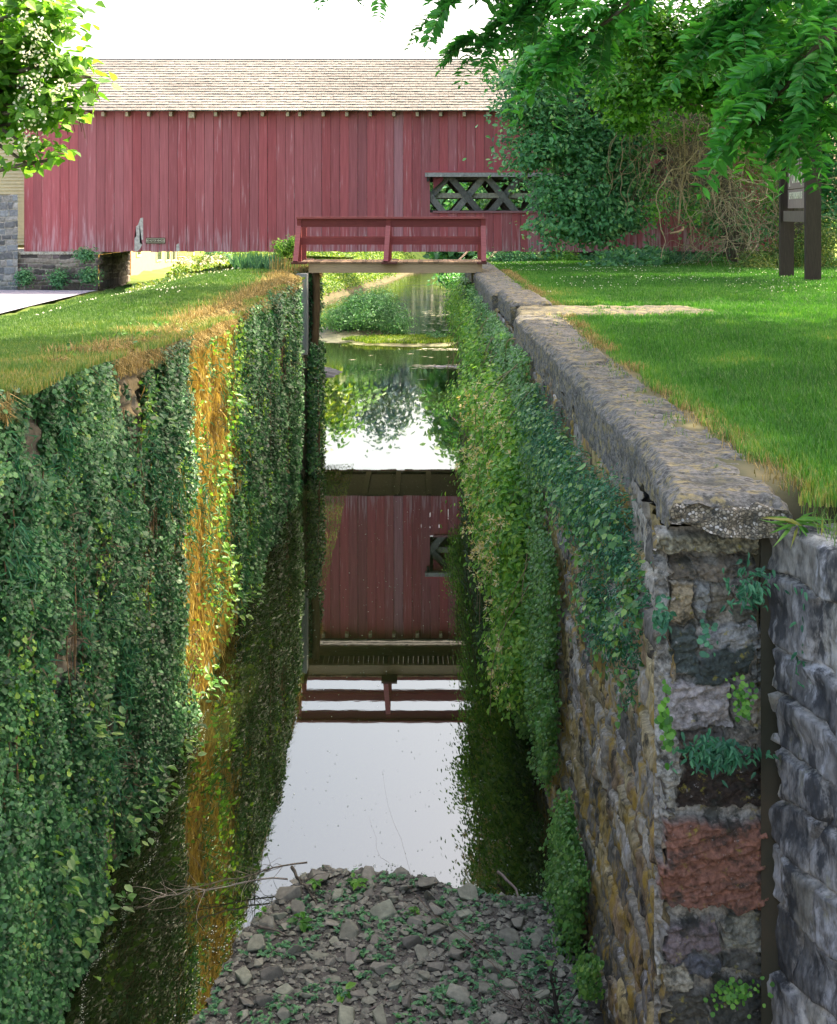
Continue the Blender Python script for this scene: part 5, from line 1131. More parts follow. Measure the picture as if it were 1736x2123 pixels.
# ---------------------------------------------------------------- seedlings and driftwood on the gravel bar
def bar_plants():
    g = rng(500)
    n = 1500; X = g.uniform(-1.6, 1.2, n); Y = g.uniform(8.6, 11.4, n); H = bar_h(X, Y); m = (H > .05) & (vn(X * 3, Y * 3, seed=501) > .42); X, Y, H = X[m], Y[m], H[m]; n = len(X)
    k = 5; idx = np.repeat(np.arange(n), k); q = len(idx); an = g.uniform(0, 6.28, q)
    D = np.stack([np.cos(an), np.sin(an), g.uniform(0, .7, q)], -1); Pt = np.stack([X, Y, H + .01 + .03 * g.random(n)], -1)[idx]
    o = leaves('seedlings', Pt, np.stack([g.normal(0, .2, q), g.normal(0, .2, q), np.ones(q)], -1), D, g.uniform(.022, .055, q), T_OVAL, M['reed'], seed=502)
    tag(o, 'tiny green seedlings growing between the stones of the gravel bar', 'seedlings', kind='stuff')
    for i, (x, y, s, n_) in enumerate([(1000 / 2.5 + 225, 1920, .09, 9), (655, 1840, .07, 10), (740, 1838, .08, 12), (715, 2075, .10, 9), (1140, 2010, .10, 4), (860, 1900, .05, 12), (540, 1900, .05, 14)]):
        Yd = F * (CZ - .1) / (y - HY); c = P(x, y, Yd); an = np.linspace(0, 6.28, n_) + g.random()
        D = np.stack([np.cos(an), np.sin(an), np.full(n_, .25)], -1)
        lb = ['small leafy plant left of the middle of the gravel bar', 'leafy sprout beside the driftwood stick at the tip of the bar', 'broad leaved plant near the tip of the gravel bar', 'bright star shaped plant at the bottom edge of the gravel bar', 'large leaved plant at the foot of the right wall', 'low plant in the centre of the bar behind the big stones', 'tuft of leaves at the left shore of the bar'][i]
        tag(leaves('bar_plant', np.tile(c, (n_, 1)) + np.array([0, 0, .04]) + g.normal(0, .02, (n_, 3)), np.tile([[0, -.2, 1.0]], (n_, 1)), D, g.uniform(.7, 1.2, n_) * s, T_OVAL, M['linden'], seed=503 + i), lb, 'plant')
    # branches
    def branch(label, p0, p1, r0, nside, spread, seed, col=(.16, .13, .10)):
        gg = rng(seed); a = Acc(); k = 12; t = np.linspace(0, 1, k); p0 = np.array(p0, float); p1 = np.array(p1, float)
        L = np.linalg.norm(p1 - p0); base = p0[None] * (1 - t[:, None]) + p1[None] * t[:, None] + np.cumsum(gg.normal(0, .014 * L, (k, 3)), 0)
        a.tube(base, r0 * (1 - .7 * t), 6, col=col)
        for i in range(nside):
            q = base[gg.integers(2, k)]; d = norm((p1 - p0) / L + gg.normal(0, spread, 3)); m = 7; l = L * gg.uniform(.15, .5); pts = [q]
            for j in range(m): d = norm(d + gg.normal(0, .16, 3)); pts.append(pts[-1] + d * l / m)
            a.tube(np.array(pts), np.linspace(r0 * .35, r0 * .12, m + 1), 4, col=np.array(col) * gg.uniform(.6, 1.5))
        o = a.build('branch', M['vine'], smooth=True); tag(o, label, 'branch', 'dead branches on the gravel bar'); return o
    branch('twiggy dead branch lying in the water at the left shore of the bar', (-1.0, 11.2, .12), (-2.0, 10.75, .06), .008, 44, .75, 1, (.2, .17, .13))
    branch('thin pale curved branch reaching left over the dark water', (-1.15, 11.0, .1), (-2.15, 10.6, .08), .008, 14, .5, 2, (.34, .30, .26))
    branch('dark stick stuck upright beside the twiggy branch', (-1.42, 10.9, -.1), (-1.45, 10.9, .22), .007, 4, .6, 3, (.06, .05, .04))
    branch('stout driftwood stick lying at the tip of the gravel bar', (-1.12, 11.15, .10), (-.82, 10.5, .10), .016, 5, .7, 4, (.10, .09, .07))
    branch('straight pale stick lying in the shallows near the right wall', (.72, 11.2, .06), (1.08, 10.25, .10), .014, 1, .2, 5, (.22, .18, .16))
    branch('long thin bare stem arching over the middle of the bar', (1.05, 8.8, .1), (-.15, 10.4, .3), .004, 8, .35, 6, (.14, .09, .07))
    branch('bare brown stem leaning across the right half of the bar', (1.1, 8.7, .1), (.35, 10.2, .4), .004, 8, .3, 7, (.15, .09, .07))
    branch('tangle of broken dead twigs at the bottom right of the bar', (1.25, 8.6, .12), (.7, 9.1, .22), .014, 26, .9, 8, (.14, .12, .10))
    branch('dark broken stump of a shrub at the foot of the right wall', (1.02, 8.95, .05), (.95, 8.95, .5), .025, 10, .8, 9, (.05, .045, .04))
    branch('short stick among the stones at the bottom of the bar', (-.35, 9.1, .16), (.1, 9.45, .17), .010, 1, .3, 10, (.2, .17, .15))
    branch('short brown stick at the left shore between stones', (-1.3, 10.2, .12), (-1.0, 10.05, .14), .012, 0, .3, 11, (.14, .12, .1))
    # duckweed and foam specks on the water
    n = 5200; X = g.uniform(-2.5, 1.3, n); Y = g.uniform(8.6, 12.2, n); d = bar_h(X, Y)
    m = (d < .0) & (vn(X * 4, Y * 4, seed=511) + .9 * sstep(-.25, -.05, d) > 1.0); X, Y = X[m], Y[m]
    # thin scatter everywhere
    n2 = 1500; X2 = g.uniform(-2.6, 1.3, n2); Y2 = 9 * (48 / 9) ** g.random(n2); m = bar_h(X2, Y2) < -.05; X2, Y2 = X2[m], Y2[m]
    m = (vn(X2 * .8, Y2 * .6, seed=512) > .45); X2, Y2 = X2[m], Y2[m]
    # ragged line of debris along the left wall
    n3 = 900; Y3 = 8.6 * (24 / 8.6) ** g.random(n3); X3 = xl(Y3) + .30 + .06 * np.sin(Y3 * 5) + g.normal(0, .012, n3)
    XX = np.concatenate([X, X2, X3]); YY = np.concatenate([Y, Y2, Y3]); n = len(XX); an = g.uniform(0, 6.28, n)
    s = np.concatenate([g.uniform(.006, .016, len(X)), g.uniform(.004, .010, len(X2)) * (1 + Y2 / 30), g.uniform(.005, .012, len(X3))])
    o = leaves('duckweed', np.stack([XX, YY, np.full(n, .004)], -1), np.tile([[0, 0, 1.0]], (n, 1)), np.stack([np.cos(an), np.sin(an), 0 * an], -1), s, T_ROUND, M['duck'], seed=513)
    tag(o, 'pale duckweed and foam specks floating on the lock water', 'duckweed', kind='stuff')
    # foam streaks and painted ripple glints beyond the bridges
    gg = rng(514); n = 260; Y = gg.uniform(62, 76, n); X = gg.uniform(.2, 4.0, n)
    Y = np.concatenate([Y, gg.uniform(54.0, 54.8, 60), gg.uniform(47.6, 48.9, 130), gg.uniform(44, 56, 12)]); X = np.concatenate([X, gg.uniform(0, 3.2, 60), gg.uniform(-.2, 2.3, 130), gg.uniform(-3.2, 1.5, 12)]); n = len(X)
    V = []; w = gg.uniform(.04, .22, n); h = gg.uniform(.015, .04, n)
    V = np.stack([np.stack([X - w, Y, 0 * X + .006], -1), np.stack([X, Y - h, 0 * X + .006], -1), np.stack([X + w, Y + h * .3, 0 * X + .006], -1), np.stack([X, Y + h, 0 * X + .006], -1)], 1)
    me = fast_mesh('foam', V.reshape(-1, 3), [(np.arange(n)[:, None] * 4 + np.arange(4)[None])], M['white_flower'], np.full(n * 4, .8))
    tag(link(bpy.data.objects.new('foam', me)), 'white foam streaks and painted ripple glints on the canal beyond the bridges', 'foam', kind='stuff')
bar_plants()

# ---------------------------------------------------------------- trees
def limb_pts(g, a, b, k=9, sag=0.0, wob=.03):
    a = np.array(a, float); b = np.array(b, float); t = np.linspace(0, 1, k)[:, None]; L = np.linalg.norm(b - a)
    w = np.cumsum(g.normal(0, wob * L / math.sqrt(k), (k, 3)), 0) * np.sin(t * np.pi * .5)
    p = a * (1 - t) + b * t + w * (1 - t * .4); p[:, 2] -= sag * np.sin(t[:, 0] * np.pi) * L; p[0] = a; return p

def tree(name, label, base, top, r, blobs, ncl, nleaf, sig, size, T, mat, seed, group=None, bark=(.13, .105, .085), cat='tree', twigs=120, flat=.55, dirb=(0, 0, -.6), crown='crown', twr=.012, nb=(0, 0, .9), out=.5):
    g = rng(seed); t = thing(name, label, cat, tuple(float(q) for q in base), group)
    a = Acc(); tp = limb_pts(g, base, top, 12, wob=.04); a.tube(tp, r * np.linspace(1.15, .45, 12), 10, col=bark); a.build('trunk', M['bark'], t, True)
    a = Acc(); Pt, O, cc, C = clumps(g, blobs, ncl, nleaf, sig, flat, out)
    for c, rr in blobs:
        st = tp[int(g.integers(5, 12))]; lp = limb_pts(g, st, c, 9, -.05); a.tube(lp, r * np.linspace(.4, .1, 9), 6, col=bark)
    for i in g.choice(len(cc), min(twigs, len(cc)), replace=False):
        a.tube(limb_pts(g, C[i], cc[i], 6, .02, .06), np.linspace(twr * 1.6, twr * .5, 6), 4, col=bark)
    a.build('limbs', M['bark'], t, True)
    n = len(Pt)
    o = leaves(crown, Pt, O * .5 + np.asarray(nb) + g.normal(0, .5, (n, 3)), randdir(g, n, dirb), g.uniform(.7, 1.3, n) * size, T, mat, t, seed=seed + 1)
    return t

def B(x, y, rx, ry, Y, dy=1.2): c = P(x, y, Y); return (tuple(c), (rx * Y / F, dy, ry * Y / F))

# elm whose boughs droop in front of the red bridge
tree('elm_tree', 'drooping dark green elm whose boughs hang in front of the red bridge', (10.9, 42.5, 4.2), (9.6, 42, 10.5), .36,
     [B(1130, 300, 62, 22, 38, .7), B(1150, 385, 72, 26, 38, .7), B(1195, 335, 80, 45, 39), B(1215, 410, 75, 45, 39), B(1180, 465, 62, 26, 38.5, .8), B(1260, 445, 55, 45, 39), B(1110, 210, 52, 40, 38), B(1075, 160, 44, 22, 38), B(1170, 250, 60, 45, 39), B(1240, 290, 75, 50, 39.5), B(1300, 300, 46, 44, 40), B(1330, 210, 50, 44, 40), B(1085, 225, 44, 16, 38, .6), B(1105, 332, 44, 14, 38, .5), B(1090, 262, 30, 10, 38, .4), B(1170, 420, 60, 22, 38.5, .6), B(1290, 455, 46, 34, 39, .7), B(1130, 90, 70, 50, 39), B(1300, 390, 45, 60, 40), B(1230, 480, 36, 22, 39, .6), B(1200, 180, 90, 60, 40), B(1300, 120, 80, 70, 41), B(1066, 292, 34, 10, 38, .5), B(1080, 372, 34, 12, 38, .5), B(1120, 462, 30, 12, 38.5, .5), B(1150, 500, 30, 12, 38.5, .5), B(1255, 495, 20, 16, 38.5, .4)],
     900, 42, .34, .15, T_OVAL, M['elm'], 600, twigs=340, flat=.45, nb=(0, -.6, .8))
# linden-like bright leaves above
tree('leafy_tree', 'bright leaved tree behind the vines at the upper right', (11.5, 37, 4.2), (10.5, 36.5, 11), .35,
     [B(1330, 60, 80, 70, 33), B(1300, 190, 60, 50, 34), B(1380, 200, 60, 22, 33, .8), B(1420, 120, 80, 70, 33), B(1500, 60, 80, 70, 33), B(1480, 180, 60, 50, 34), B(1580, 130, 80, 80, 33), B(1660, 60, 70, 70, 33), B(1660, 220, 70, 70, 33), B(1600, 260, 60, 40, 34), B(1310, 240, 36, 30, 36)],
     1050, 22, .30, .15, T_HEART, M['linden'], 620, twigs=260)

def compound(name, label, limb, n_leaf, L, leaflet, seed, mat, base=None, group=None, droop=.9):
    """a branch bearing compound leaves: limb is a list of points; leaves hang along it"""
    g = rng(seed); t = thing(name, label, 'branch', tuple(float(v) for v in limb[0]), group)
    a = Acc(); limb = np.array(limb, float); k = 14
    tt = np.linspace(0, 1, k); seg = np.linspace(0, 1, len(limb)); lp = np.stack([np.interp(tt, seg, limb[:, i]) for i in range(3)], -1) + g.normal(0, .01, (k, 3))
    a.tube(lp, np.linspace(.03, .006, k), 6, col=(.12, .10, .07))
    ax = norm(lp[-1] - lp[0]); Pt, N, D, Sz, Rr = [], [], [], [], []
    for i in range(n_leaf):
        s = g.random() ** .8; q = np.array([np.interp(s, tt, lp[:, j]) for j in range(3)])
        side = randdir(g, 1, tuple(ax * .7))[0]; side[2] = side[2] * .5 + .15
        # side twig
        tw = g.uniform(.02, .22) * (1.1 - .6 * s); q2 = q + side * tw; a.tube(np.array([q, (q + q2) / 2 + [0, 0, .01], q2]), [.005, .004, .003], 4, col=(.12, .12, .06))
        m = 14; tpos = np.linspace(0, 1, m)[:, None]; d = norm(side + np.array([0, 0, -.15]))
        rach = q2 + d * L * tpos + np.array([0, 0, -1]) * L * droop * (tpos ** 1.8) * g.uniform(.5, 1.1)
        a.tube(rach, .0022, 3, col=(.10, .16, .05))
        up = norm(np.array([0, 0, 1.0]) + g.normal(0, .3, 3)); Tn = norm(np.gradient(rach, axis=0)); r0 = g.random()
        for j in range(2, m):
            for sd in ((-1, 1) if j < m - 1 else (0,)):
                lat = norm(np.cross(Tn[j], up)) * sd
                Pt.append(rach[j]); D.append(norm(lat * 1.0 + Tn[j] * .55 + np.array([0, 0, -.45]) + g.normal(0, .12, 3)) if sd else Tn[j]); N.append(up + g.normal(0, .25, 3)); Sz.append(leaflet * (.65 + .5 * math.sin(math.pi * j / m)) * g.uniform(.85, 1.1)); Rr.append(np.clip(r0 + g.normal(0, .12), 0, 1))
    a.build('branch_wood', M['bark'], t)
    leaves('leaflets', np.array(Pt), np.array(N), np.array(D), np.array(Sz) * 1.5, T_WAL, mat, t, rnd=np.array(Rr), seed=seed + 3)
    return t
gw = 'walnut branches hanging in from the top right'
def near(label, pts, Y0, n, L, lf, seed): compound('walnut_branch', label, [P(x, y, Y0 + d) for x, y, d in pts], n, L, lf, seed, M['walnut'], group=gw)
near('walnut branch drooping in front of the park sign at the far right', [(1800, 0, 0), (1700, 90, 0), (1620, 190, .2), (1560, 260, .3)], 8.6, 52, .36, .09, 701)
near('lowest walnut spray hanging just above the park sign', [(1820, 120, .4), (1740, 170, .3), (1690, 230, .2), (1650, 275, 0)], 8.4, 30, .28, .08, 702)
near('walnut branch across the top right corner with large leaflets', [(1850, -120, 0), (1700, -40, .2), (1560, 20, .4), (1500, 110, .6)], 9.0, 50, .38, .095, 703)
near('walnut branch hanging at the middle of the leaf canopy', [(1500, -140, 0), (1380, -50, .2), (1280, 30, .3), (1190, 90, .5), (1140, 140, .6)], 10.5, 60, .38, .09, 704)
near('slender walnut branch reaching left over the shingle roof against the sky', [(1260, -120, 0), (1130, -20, .1), (1040, 40, .2), (985, 90, .3)], 12.0, 40, .32, .08, 705)
near('tip of a walnut spray at the top edge left of the canopy', [(1120, -110, 0), (1010, -50, 0), (950, 0, 0), (915, 25, 0)], 12.0, 20, .30, .08, 706)
near('dense walnut foliage at the top of the canopy right of the roof', [(1420, -160, 0), (1300, -90, .3), (1180, -30, .3), (1090, 20, .6)], 11.5, 46, .36, .09, 709)
near('walnut foliage filling the top right corner behind the front sprays', [(1860, -60, 0), (1760, 30, .3), (1650, 90, .3), (1590, 120, .6)], 10.2, 56, .38, .09, 710)
near('single hanging walnut leaf tip at the middle of the top edge', [(860, -80, 0), (800, -40, 0), (770, -20, 0)], 12.0, 3, .20, .07, 707)
near('small walnut leaf tips left of the middle of the top edge', [(760, -70, 0), (700, -40, 0), (660, -22, 0)], 12.0, 4, .16, .06, 708)

# catalpa with white blossom and long pods at the left
def catalpa():
    t = tree('catalpa_tree', 'catalpa with big pale leaves, white blossom and hanging pods at the left', (-12.6, 27.0, 3.1), (-11.5, 26, 8.8), .3,
         [B(70, 20, 60, 30, 25), B(120, 60, 36, 22, 25, .7), B(60, 95, 50, 26, 25, .8), B(120, 135, 50, 20, 25, .6), B(175, 160, 30, 14, 25, .5), B(70, 180, 50, 26, 25, .8), B(140, 205, 40, 12, 25, .5), B(60, 240, 44, 22, 25, .7), B(110, 265, 30, 12, 25, .5), B(50, 300, 36, 18, 25, .6), B(105, 322, 34, 9, 25, .4), B(60, 345, 24, 12, 25, .4), B(-50, 150, 90, 190, 25.5), B(20, 150, 40, 130, 26), B(140, 20, 18, 30, 25, .4), B(150, 235, 24, 9, 25, .3)],
         420, 8, .19, .23, T_HEART, M['catalpa'], 640, twigs=200, dirb=(0, 0, -1.1))
    g = rng(641)
    _, _, cf, _ = clumps(g, [B(80, 90, 60, 60, 24.6, .6), B(90, 200, 70, 50, 24.6, .6), B(60, 280, 40, 40, 24.6, .5), B(130, 185, 30, 20, 24.6, .4)], 60, 1, .1)
    k = np.repeat(np.arange(0, 60, 2), 13); q = len(k); Pt = cf[k] + g.normal(0, .085, (q, 3)) + np.array([.15, -.5, .1]); d = randdir(g, q)
    leaves('blossom', Pt, randdir(g, q, (0, -.5, .4)), d, g.uniform(.04, .07, q), T_ROUND, M['white_flower'], t, seed=642)['kind'] = 'stuff'
    a = Acc()
    for (x, y) in [(196, 170), (190, 175), (202, 172), (206, 180), (186, 180), (140, 240), (150, 245), (165, 245), (172, 252), (135, 250), (60, 120), (95, 165), (110, 140), (88, 60), (128, 175), (60, 330), (75, 250)]:
        p = P(x + g.normal(0, 2), y, 25); L = g.uniform(.18, .34); kz = 6; tt = np.linspace(0, 1, kz)
        a.tube(np.stack([p[0] + .03 * np.sin(tt * 3 + g.random() * 6), np.full(kz, p[1]), p[2] - L * tt], -1), .007, 4, col=(.10, .055, .03))
    a.build('pods', M['vine'], t)
catalpa()

# tall trees off to the right whose crowns shade the lock and the right lawn
gs = 'tall trees along the right side of the lawn'
def shade(label, x, y, h, rx, ry, seed, zb=9.2, trx=0, ncl=1150):
    zc = (h + zb) / 2; rz = (h - zb) / 2
    bl = [((x, y, zc), (rx, ry, rz)), ((x - rx * .3, y - ry * .3, zc - rz * .3), (rx * .65, ry * .6, rz * .6)), ((x + rx * .4, y + ry * .3, zc + rz * .2), (rx * .6, ry * .65, rz * .7)), ((x, y + ry * .35, zc + rz * .3), (rx * .6, ry * .6, rz * .6))]
    tree('shade_tree', label, (x + trx, y, 4.3), (x, y, zc), .4, bl, ncl, 14, .42, .34, T_HEART, M['walnut'], seed, gs, twigs=60, out=.6)
shade('tall tree nearest the camera on the right lawn', 9.8, 8.5, 27, 4.6, 4.2, 801)
shade('tall tree second from the camera on the right lawn', 9.8, 16.5, 27, 4.8, 4.6, 802)
shade('tall tree beside the park sign', 10.6, 28.6, 22.5, 4.8, 4.9, 803, zb=11.3, trx=2.2, ncl=1400)
shade('tall tree farthest along the right lawn', 11.5, 39.5, 22.5, 5.5, 5.4, 804, zb=12.8, trx=4)
shade('unseen tree added outside the right edge to shade the vines', 18.5, 43, 23, 5.0, 6.5, 805, zb=7)  # out of view, added to keep the sun off the vines

# ---------------------------------------------------------------- thicket, vines and border plants before the bridge
def vines():
    t = thing('bare_vines', 'tangle of bare tan vines hanging before the shaded end of the red bridge', 'vines', (10.5, 39, 4.3)); g = rng(650); a = Acc()
    def strand(p, n, v, drift, wild, r, c, grav=.02):
        pts = [p]; 
        for j in range(n):
            v = v + g.normal(0, wild, 3) * np.array([1, .5, 1]) + np.array([0, 0, -grav]); v = v / max(1e-6, np.linalg.norm(v)) * drift; pts.append(pts[-1] + v)
        pts = np.array(pts); pts[:, 2] = np.maximum(pts[:, 2], 4.2); a.tube(pts, np.linspace(r, r * .5, len(pts)), 4, col=c)
    def cc(): return np.array([.36, .28, .17]) * g.uniform(.4, 1.4)
    for i in range(115):   # hanging curtain
        x = g.choice([g.normal(1425, 40), g.normal(1530, 60), g.normal(1330, 30)]); y = g.uniform(150, 320); strand(P(x, y, g.uniform(36.5, 39)), int(g.integers(18, 34)), np.array([g.normal(0, .05), 0, -.12]), .125, .035, g.uniform(.008, .02), cc())
    for i in range(90):   # loops
        x = g.normal(1440, 50); y = g.normal(300, 60); strand(P(x, y, g.uniform(36.5, 38.5)), 22, g.normal(0, .1, 3), .09, .05, g.uniform(.006, .014), cc() * 1.1, .0)
    for i in range(170):   # tangle by the sign
        x = g.uniform(1470, 1640); y = g.uniform(340, 520); strand(P(x, y, g.uniform(36, 39.5)), 24, g.normal(0, .1, 3), .11, .035, g.uniform(.006, .016), cc() * np.array([.9, 1, 1.05]), .004)
    a.build('strands', M['vine'], t)
    a = Acc(); strand_ = limb_pts(g, P(1418, 250, 37.5), P(1417, 470, 37.5), 14, wob=.05); a.tube(strand_, .03, 6, col=(.4, .3, .17)); pts = np.array([P(1417, 470, 37.5), P(1416, 476, 37.4), P(1408, 480, 37.3), P(1390, 484, 37.3)]); a.tube(pts, [.035, .04, .035, .03], 6, col=(.5, .33, .2)); a.build('hooked_vine', M['vine'], t, True)
    blobs = [B(1390, 270, 50, 30, 38, .6), B(1440, 430, 20, 50, 38, .5), B(1360, 420, 24, 50, 38, .5), B(1560, 340, 60, 40, 38.5, .6), B(1620, 400, 50, 60, 39, .6), B(1480, 250, 60, 40, 38, .6)]
    Pt, O, _, _ = clumps(g, blobs, 230, 8, .16); n = len(Pt); leaves('foliage', Pt, O + np.array([0, -.3, .8]), randdir(g, n, (0, 0, -.8)), g.uniform(.07, .14, n), T_HEART, M['linden'], t, seed=651)
vines()

def shrubs():
    def shrub(name, label, blobs, ncl, nl, sig, size, T, mat, seed, cat='shrub', group=None):
        g = rng(seed); c = blobs[0][0]; t = thing(name, label, cat, (float(c[0]), float(c[1]), 4.2), group)
        Pt, O, cc, C = clumps(g, blobs, ncl, nl, sig, .8); n = len(Pt)
        leaves('foliage', Pt, O + np.array([0, -.2, .7]) + g.normal(0, .35, (n, 3)), randdir(g, n, (0, 0, .3)), g.uniform(.7, 1.3, n) * size, T, mat, t, seed=seed + 1)
        a = Acc()
        for i in g.choice(len(cc), min(30, len(cc)), replace=False): b = np.array([C[i][0], C[i][1], c[2] - blobs[0][1][2]]); a.tube(limb_pts(g, b, cc[i], 5), [.012, .01, .008, .006, .004], 4, col=(.14, .11, .06))
        a.build('stems', M['vine'], t); return t
    shrub('weedy_shrub', 'sunlit yellow green weeds rising behind the park sign', [B(1600, 545, 70, 30, 36), B(1660, 520, 50, 45, 36), B(1560, 555, 50, 15, 35), B(1700, 500, 40, 60, 36)], 420, 22, .16, .09, T_LANCE, M['weed'], 901)
    shrub('dark_shrub', 'dark thicket, filled out to darken the wall, behind the bare vines at the right end of the red bridge', [B(1640, 420, 60, 110, 42, 1.2), B(1700, 330, 60, 120, 42, 1.2), B(1560, 470, 60, 50, 42, 1), B(1690, 200, 80, 120, 42, 1.5), B(1700, 480, 60, 80, 41, 1.2), B(1500, 440, 60, 80, 43, 1), B(1420, 380, 50, 90, 43, 1), B(1780, 400, 60, 150, 41, 1.2)], 900, 22, .32, .14, T_OVAL, M['elm'], 903)  # thicket, with clumps added before the boards to darken the shaded wall
    labs = ['low leafy plant under the red bridge nearest the footbridge rail', 'light leaved plant below the elm bough', 'bushy plant right of the elm bough foot', 'spreading plant below the middle of the bare boards', 'plant left of the spiky leaves under the bridge', 'leafy clump right of the spiky leaves']
    for i, x in enumerate((1050, 1165, 1265, 1350, 1460, 1530)):
        shrub('border_plant', labs[i], [B(x, 536, 28, 11, 44.5, .5), B(x + 18, 540, 26, 8, 44.0, .5)], 60, 18, .12, .085, T_OVAL, M['linden'] if i % 2 else M['elm'], 905 + 2 * i, 'plant', 'low plants in the shade below the red bridge')
    shrub('dark_hedge', 'dark ground plants in the shade beneath the right part of the red bridge', [B(x, 541, 60, 9, 46, .5) for x in range(1050, 1640, 70)], 420, 20, .16, .1, T_OVAL, M['elm'], 921)
    shrub('yellow_shrub', 'small yellow green shrub at the left end of the footbridge', [B(590, 514, 22, 17, 31, .4), B(608, 502, 10, 8, 31, .3)], 70, 24, .07, .055, T_OVAL, M['catalpa'], 923)
    shrub('flowering_bush', 'white flowering bush behind the left bank under the red bridge', [B(395, 548, 20, 14, 56, .8), B(440, 545, 26, 14, 56, .8)], 90, 26, .16, .11, T_OVAL, M['weed'], 925)
    shrub('flowering_bush', 'right hand flowering bush beside the pale tree stems under the bridge', [B(462, 540, 22, 16, 57, .8), B(440, 528, 10, 10, 57, .6)], 70, 26, .16, .11, T_OVAL, M['reed'], 927)
    g = rng(929); _, _, cf, _ = clumps(g, [B(390, 545, 20, 12, 55.2, .5), B(440, 545, 30, 14, 55.2, .5)], 90, 1, .1); k = np.repeat(np.arange(90), 8); q = len(k)
    tag(leaves('white_blossom', cf[k] + g.normal(0, .05, (q, 3)), randdir(g, q, (0, -.5, .5)), randdir(g, q), g.uniform(.05, .09, q), T_ROUND, M['white_flower'], seed=930), 'white blossom heads over the flowering bushes', 'flowers', kind='stuff')
    labs = ['leafy plant growing at the foot of the abutment left of centre', 'leafy plant at the foot of the abutment near its corner', 'small plant on the abutment by the left edge', 'sprig on top of the abutment near its corner']
    for i, (x, y, rx, ry) in enumerate(((122, 577, 22, 20), (212 - 30, 572, 22, 16), (52, 575, 14, 16), (232 - 55, 528, 18, 7))):
        shrub('abutment_plant', labs[i], [B(x, y, rx, ry, 45.2, .25)], 50, 16, .12, .09, T_OVAL, M['reed'], 931 + 2 * i, 'plant')
    # iris clump with sword leaves
    g = rng(945); n = 420; X = (g.uniform(488, 585, n) - CX) * 33 / F; Y = g.uniform(32.3, 33.6, n); Z0 = 4.42
    an = g.normal(0, .45, n)
    o = leaves('iris_clump', np.stack([X, Y, np.full(n, Z0)], -1), np.stack([g.normal(0, .3, n), -np.ones(n), g.normal(0, .2, n)], -1), np.stack([np.sin(an), g.normal(0, .2, n), np.cos(an)], -1), g.uniform(.28, .55, n), T_THIN, M['iris'], seed=946)
    tag(o, 'clump of blue green sword shaped iris leaves left of the footbridge', 'iris')
    n = 70; X = P(1392, 545, 40)[0] + g.normal(0, .3, n); an = g.normal(0, .6, n)
    o = leaves('iris_clump', np.stack([X, np.full(n, 40.5) + g.normal(0, .2, n), np.full(n, 4.3)], -1), np.stack([g.normal(0, .3, n), -np.ones(n), 0 * X], -1), np.stack([np.sin(an), g.normal(0, .2, n), np.cos(an)], -1), g.uniform(.3, .6, n), T_THIN, M['iris'], seed=947)
    tag(o, 'small spiky leaved clump below the bare boards of the red bridge', 'iris')
    # tall seeding grass by the shrub
    n = 160; X = (g.uniform(565, 640, n) - CX) * 32 / F; Y = g.uniform(31, 32.5, n)
    blades('seed_grass', X, Y, np.full(n, 4.4), .6, .012, M['hay'], 950, lean=.3, label='tall seeding grass beside the yellow green shrub')
    n = 700; g = rng(951); X = (g.uniform(1150, 1700, n) - CX) * 34 / F; Y = g.uniform(33.5, 37, n); m = X > 9.5; 
    blades('tall_grass', X[m], Y[m], np.full(m.sum(), 4.3), .5, .02, M['weed'], 952, lean=.7, label='tall arching grass left of the park sign')
shrubs()

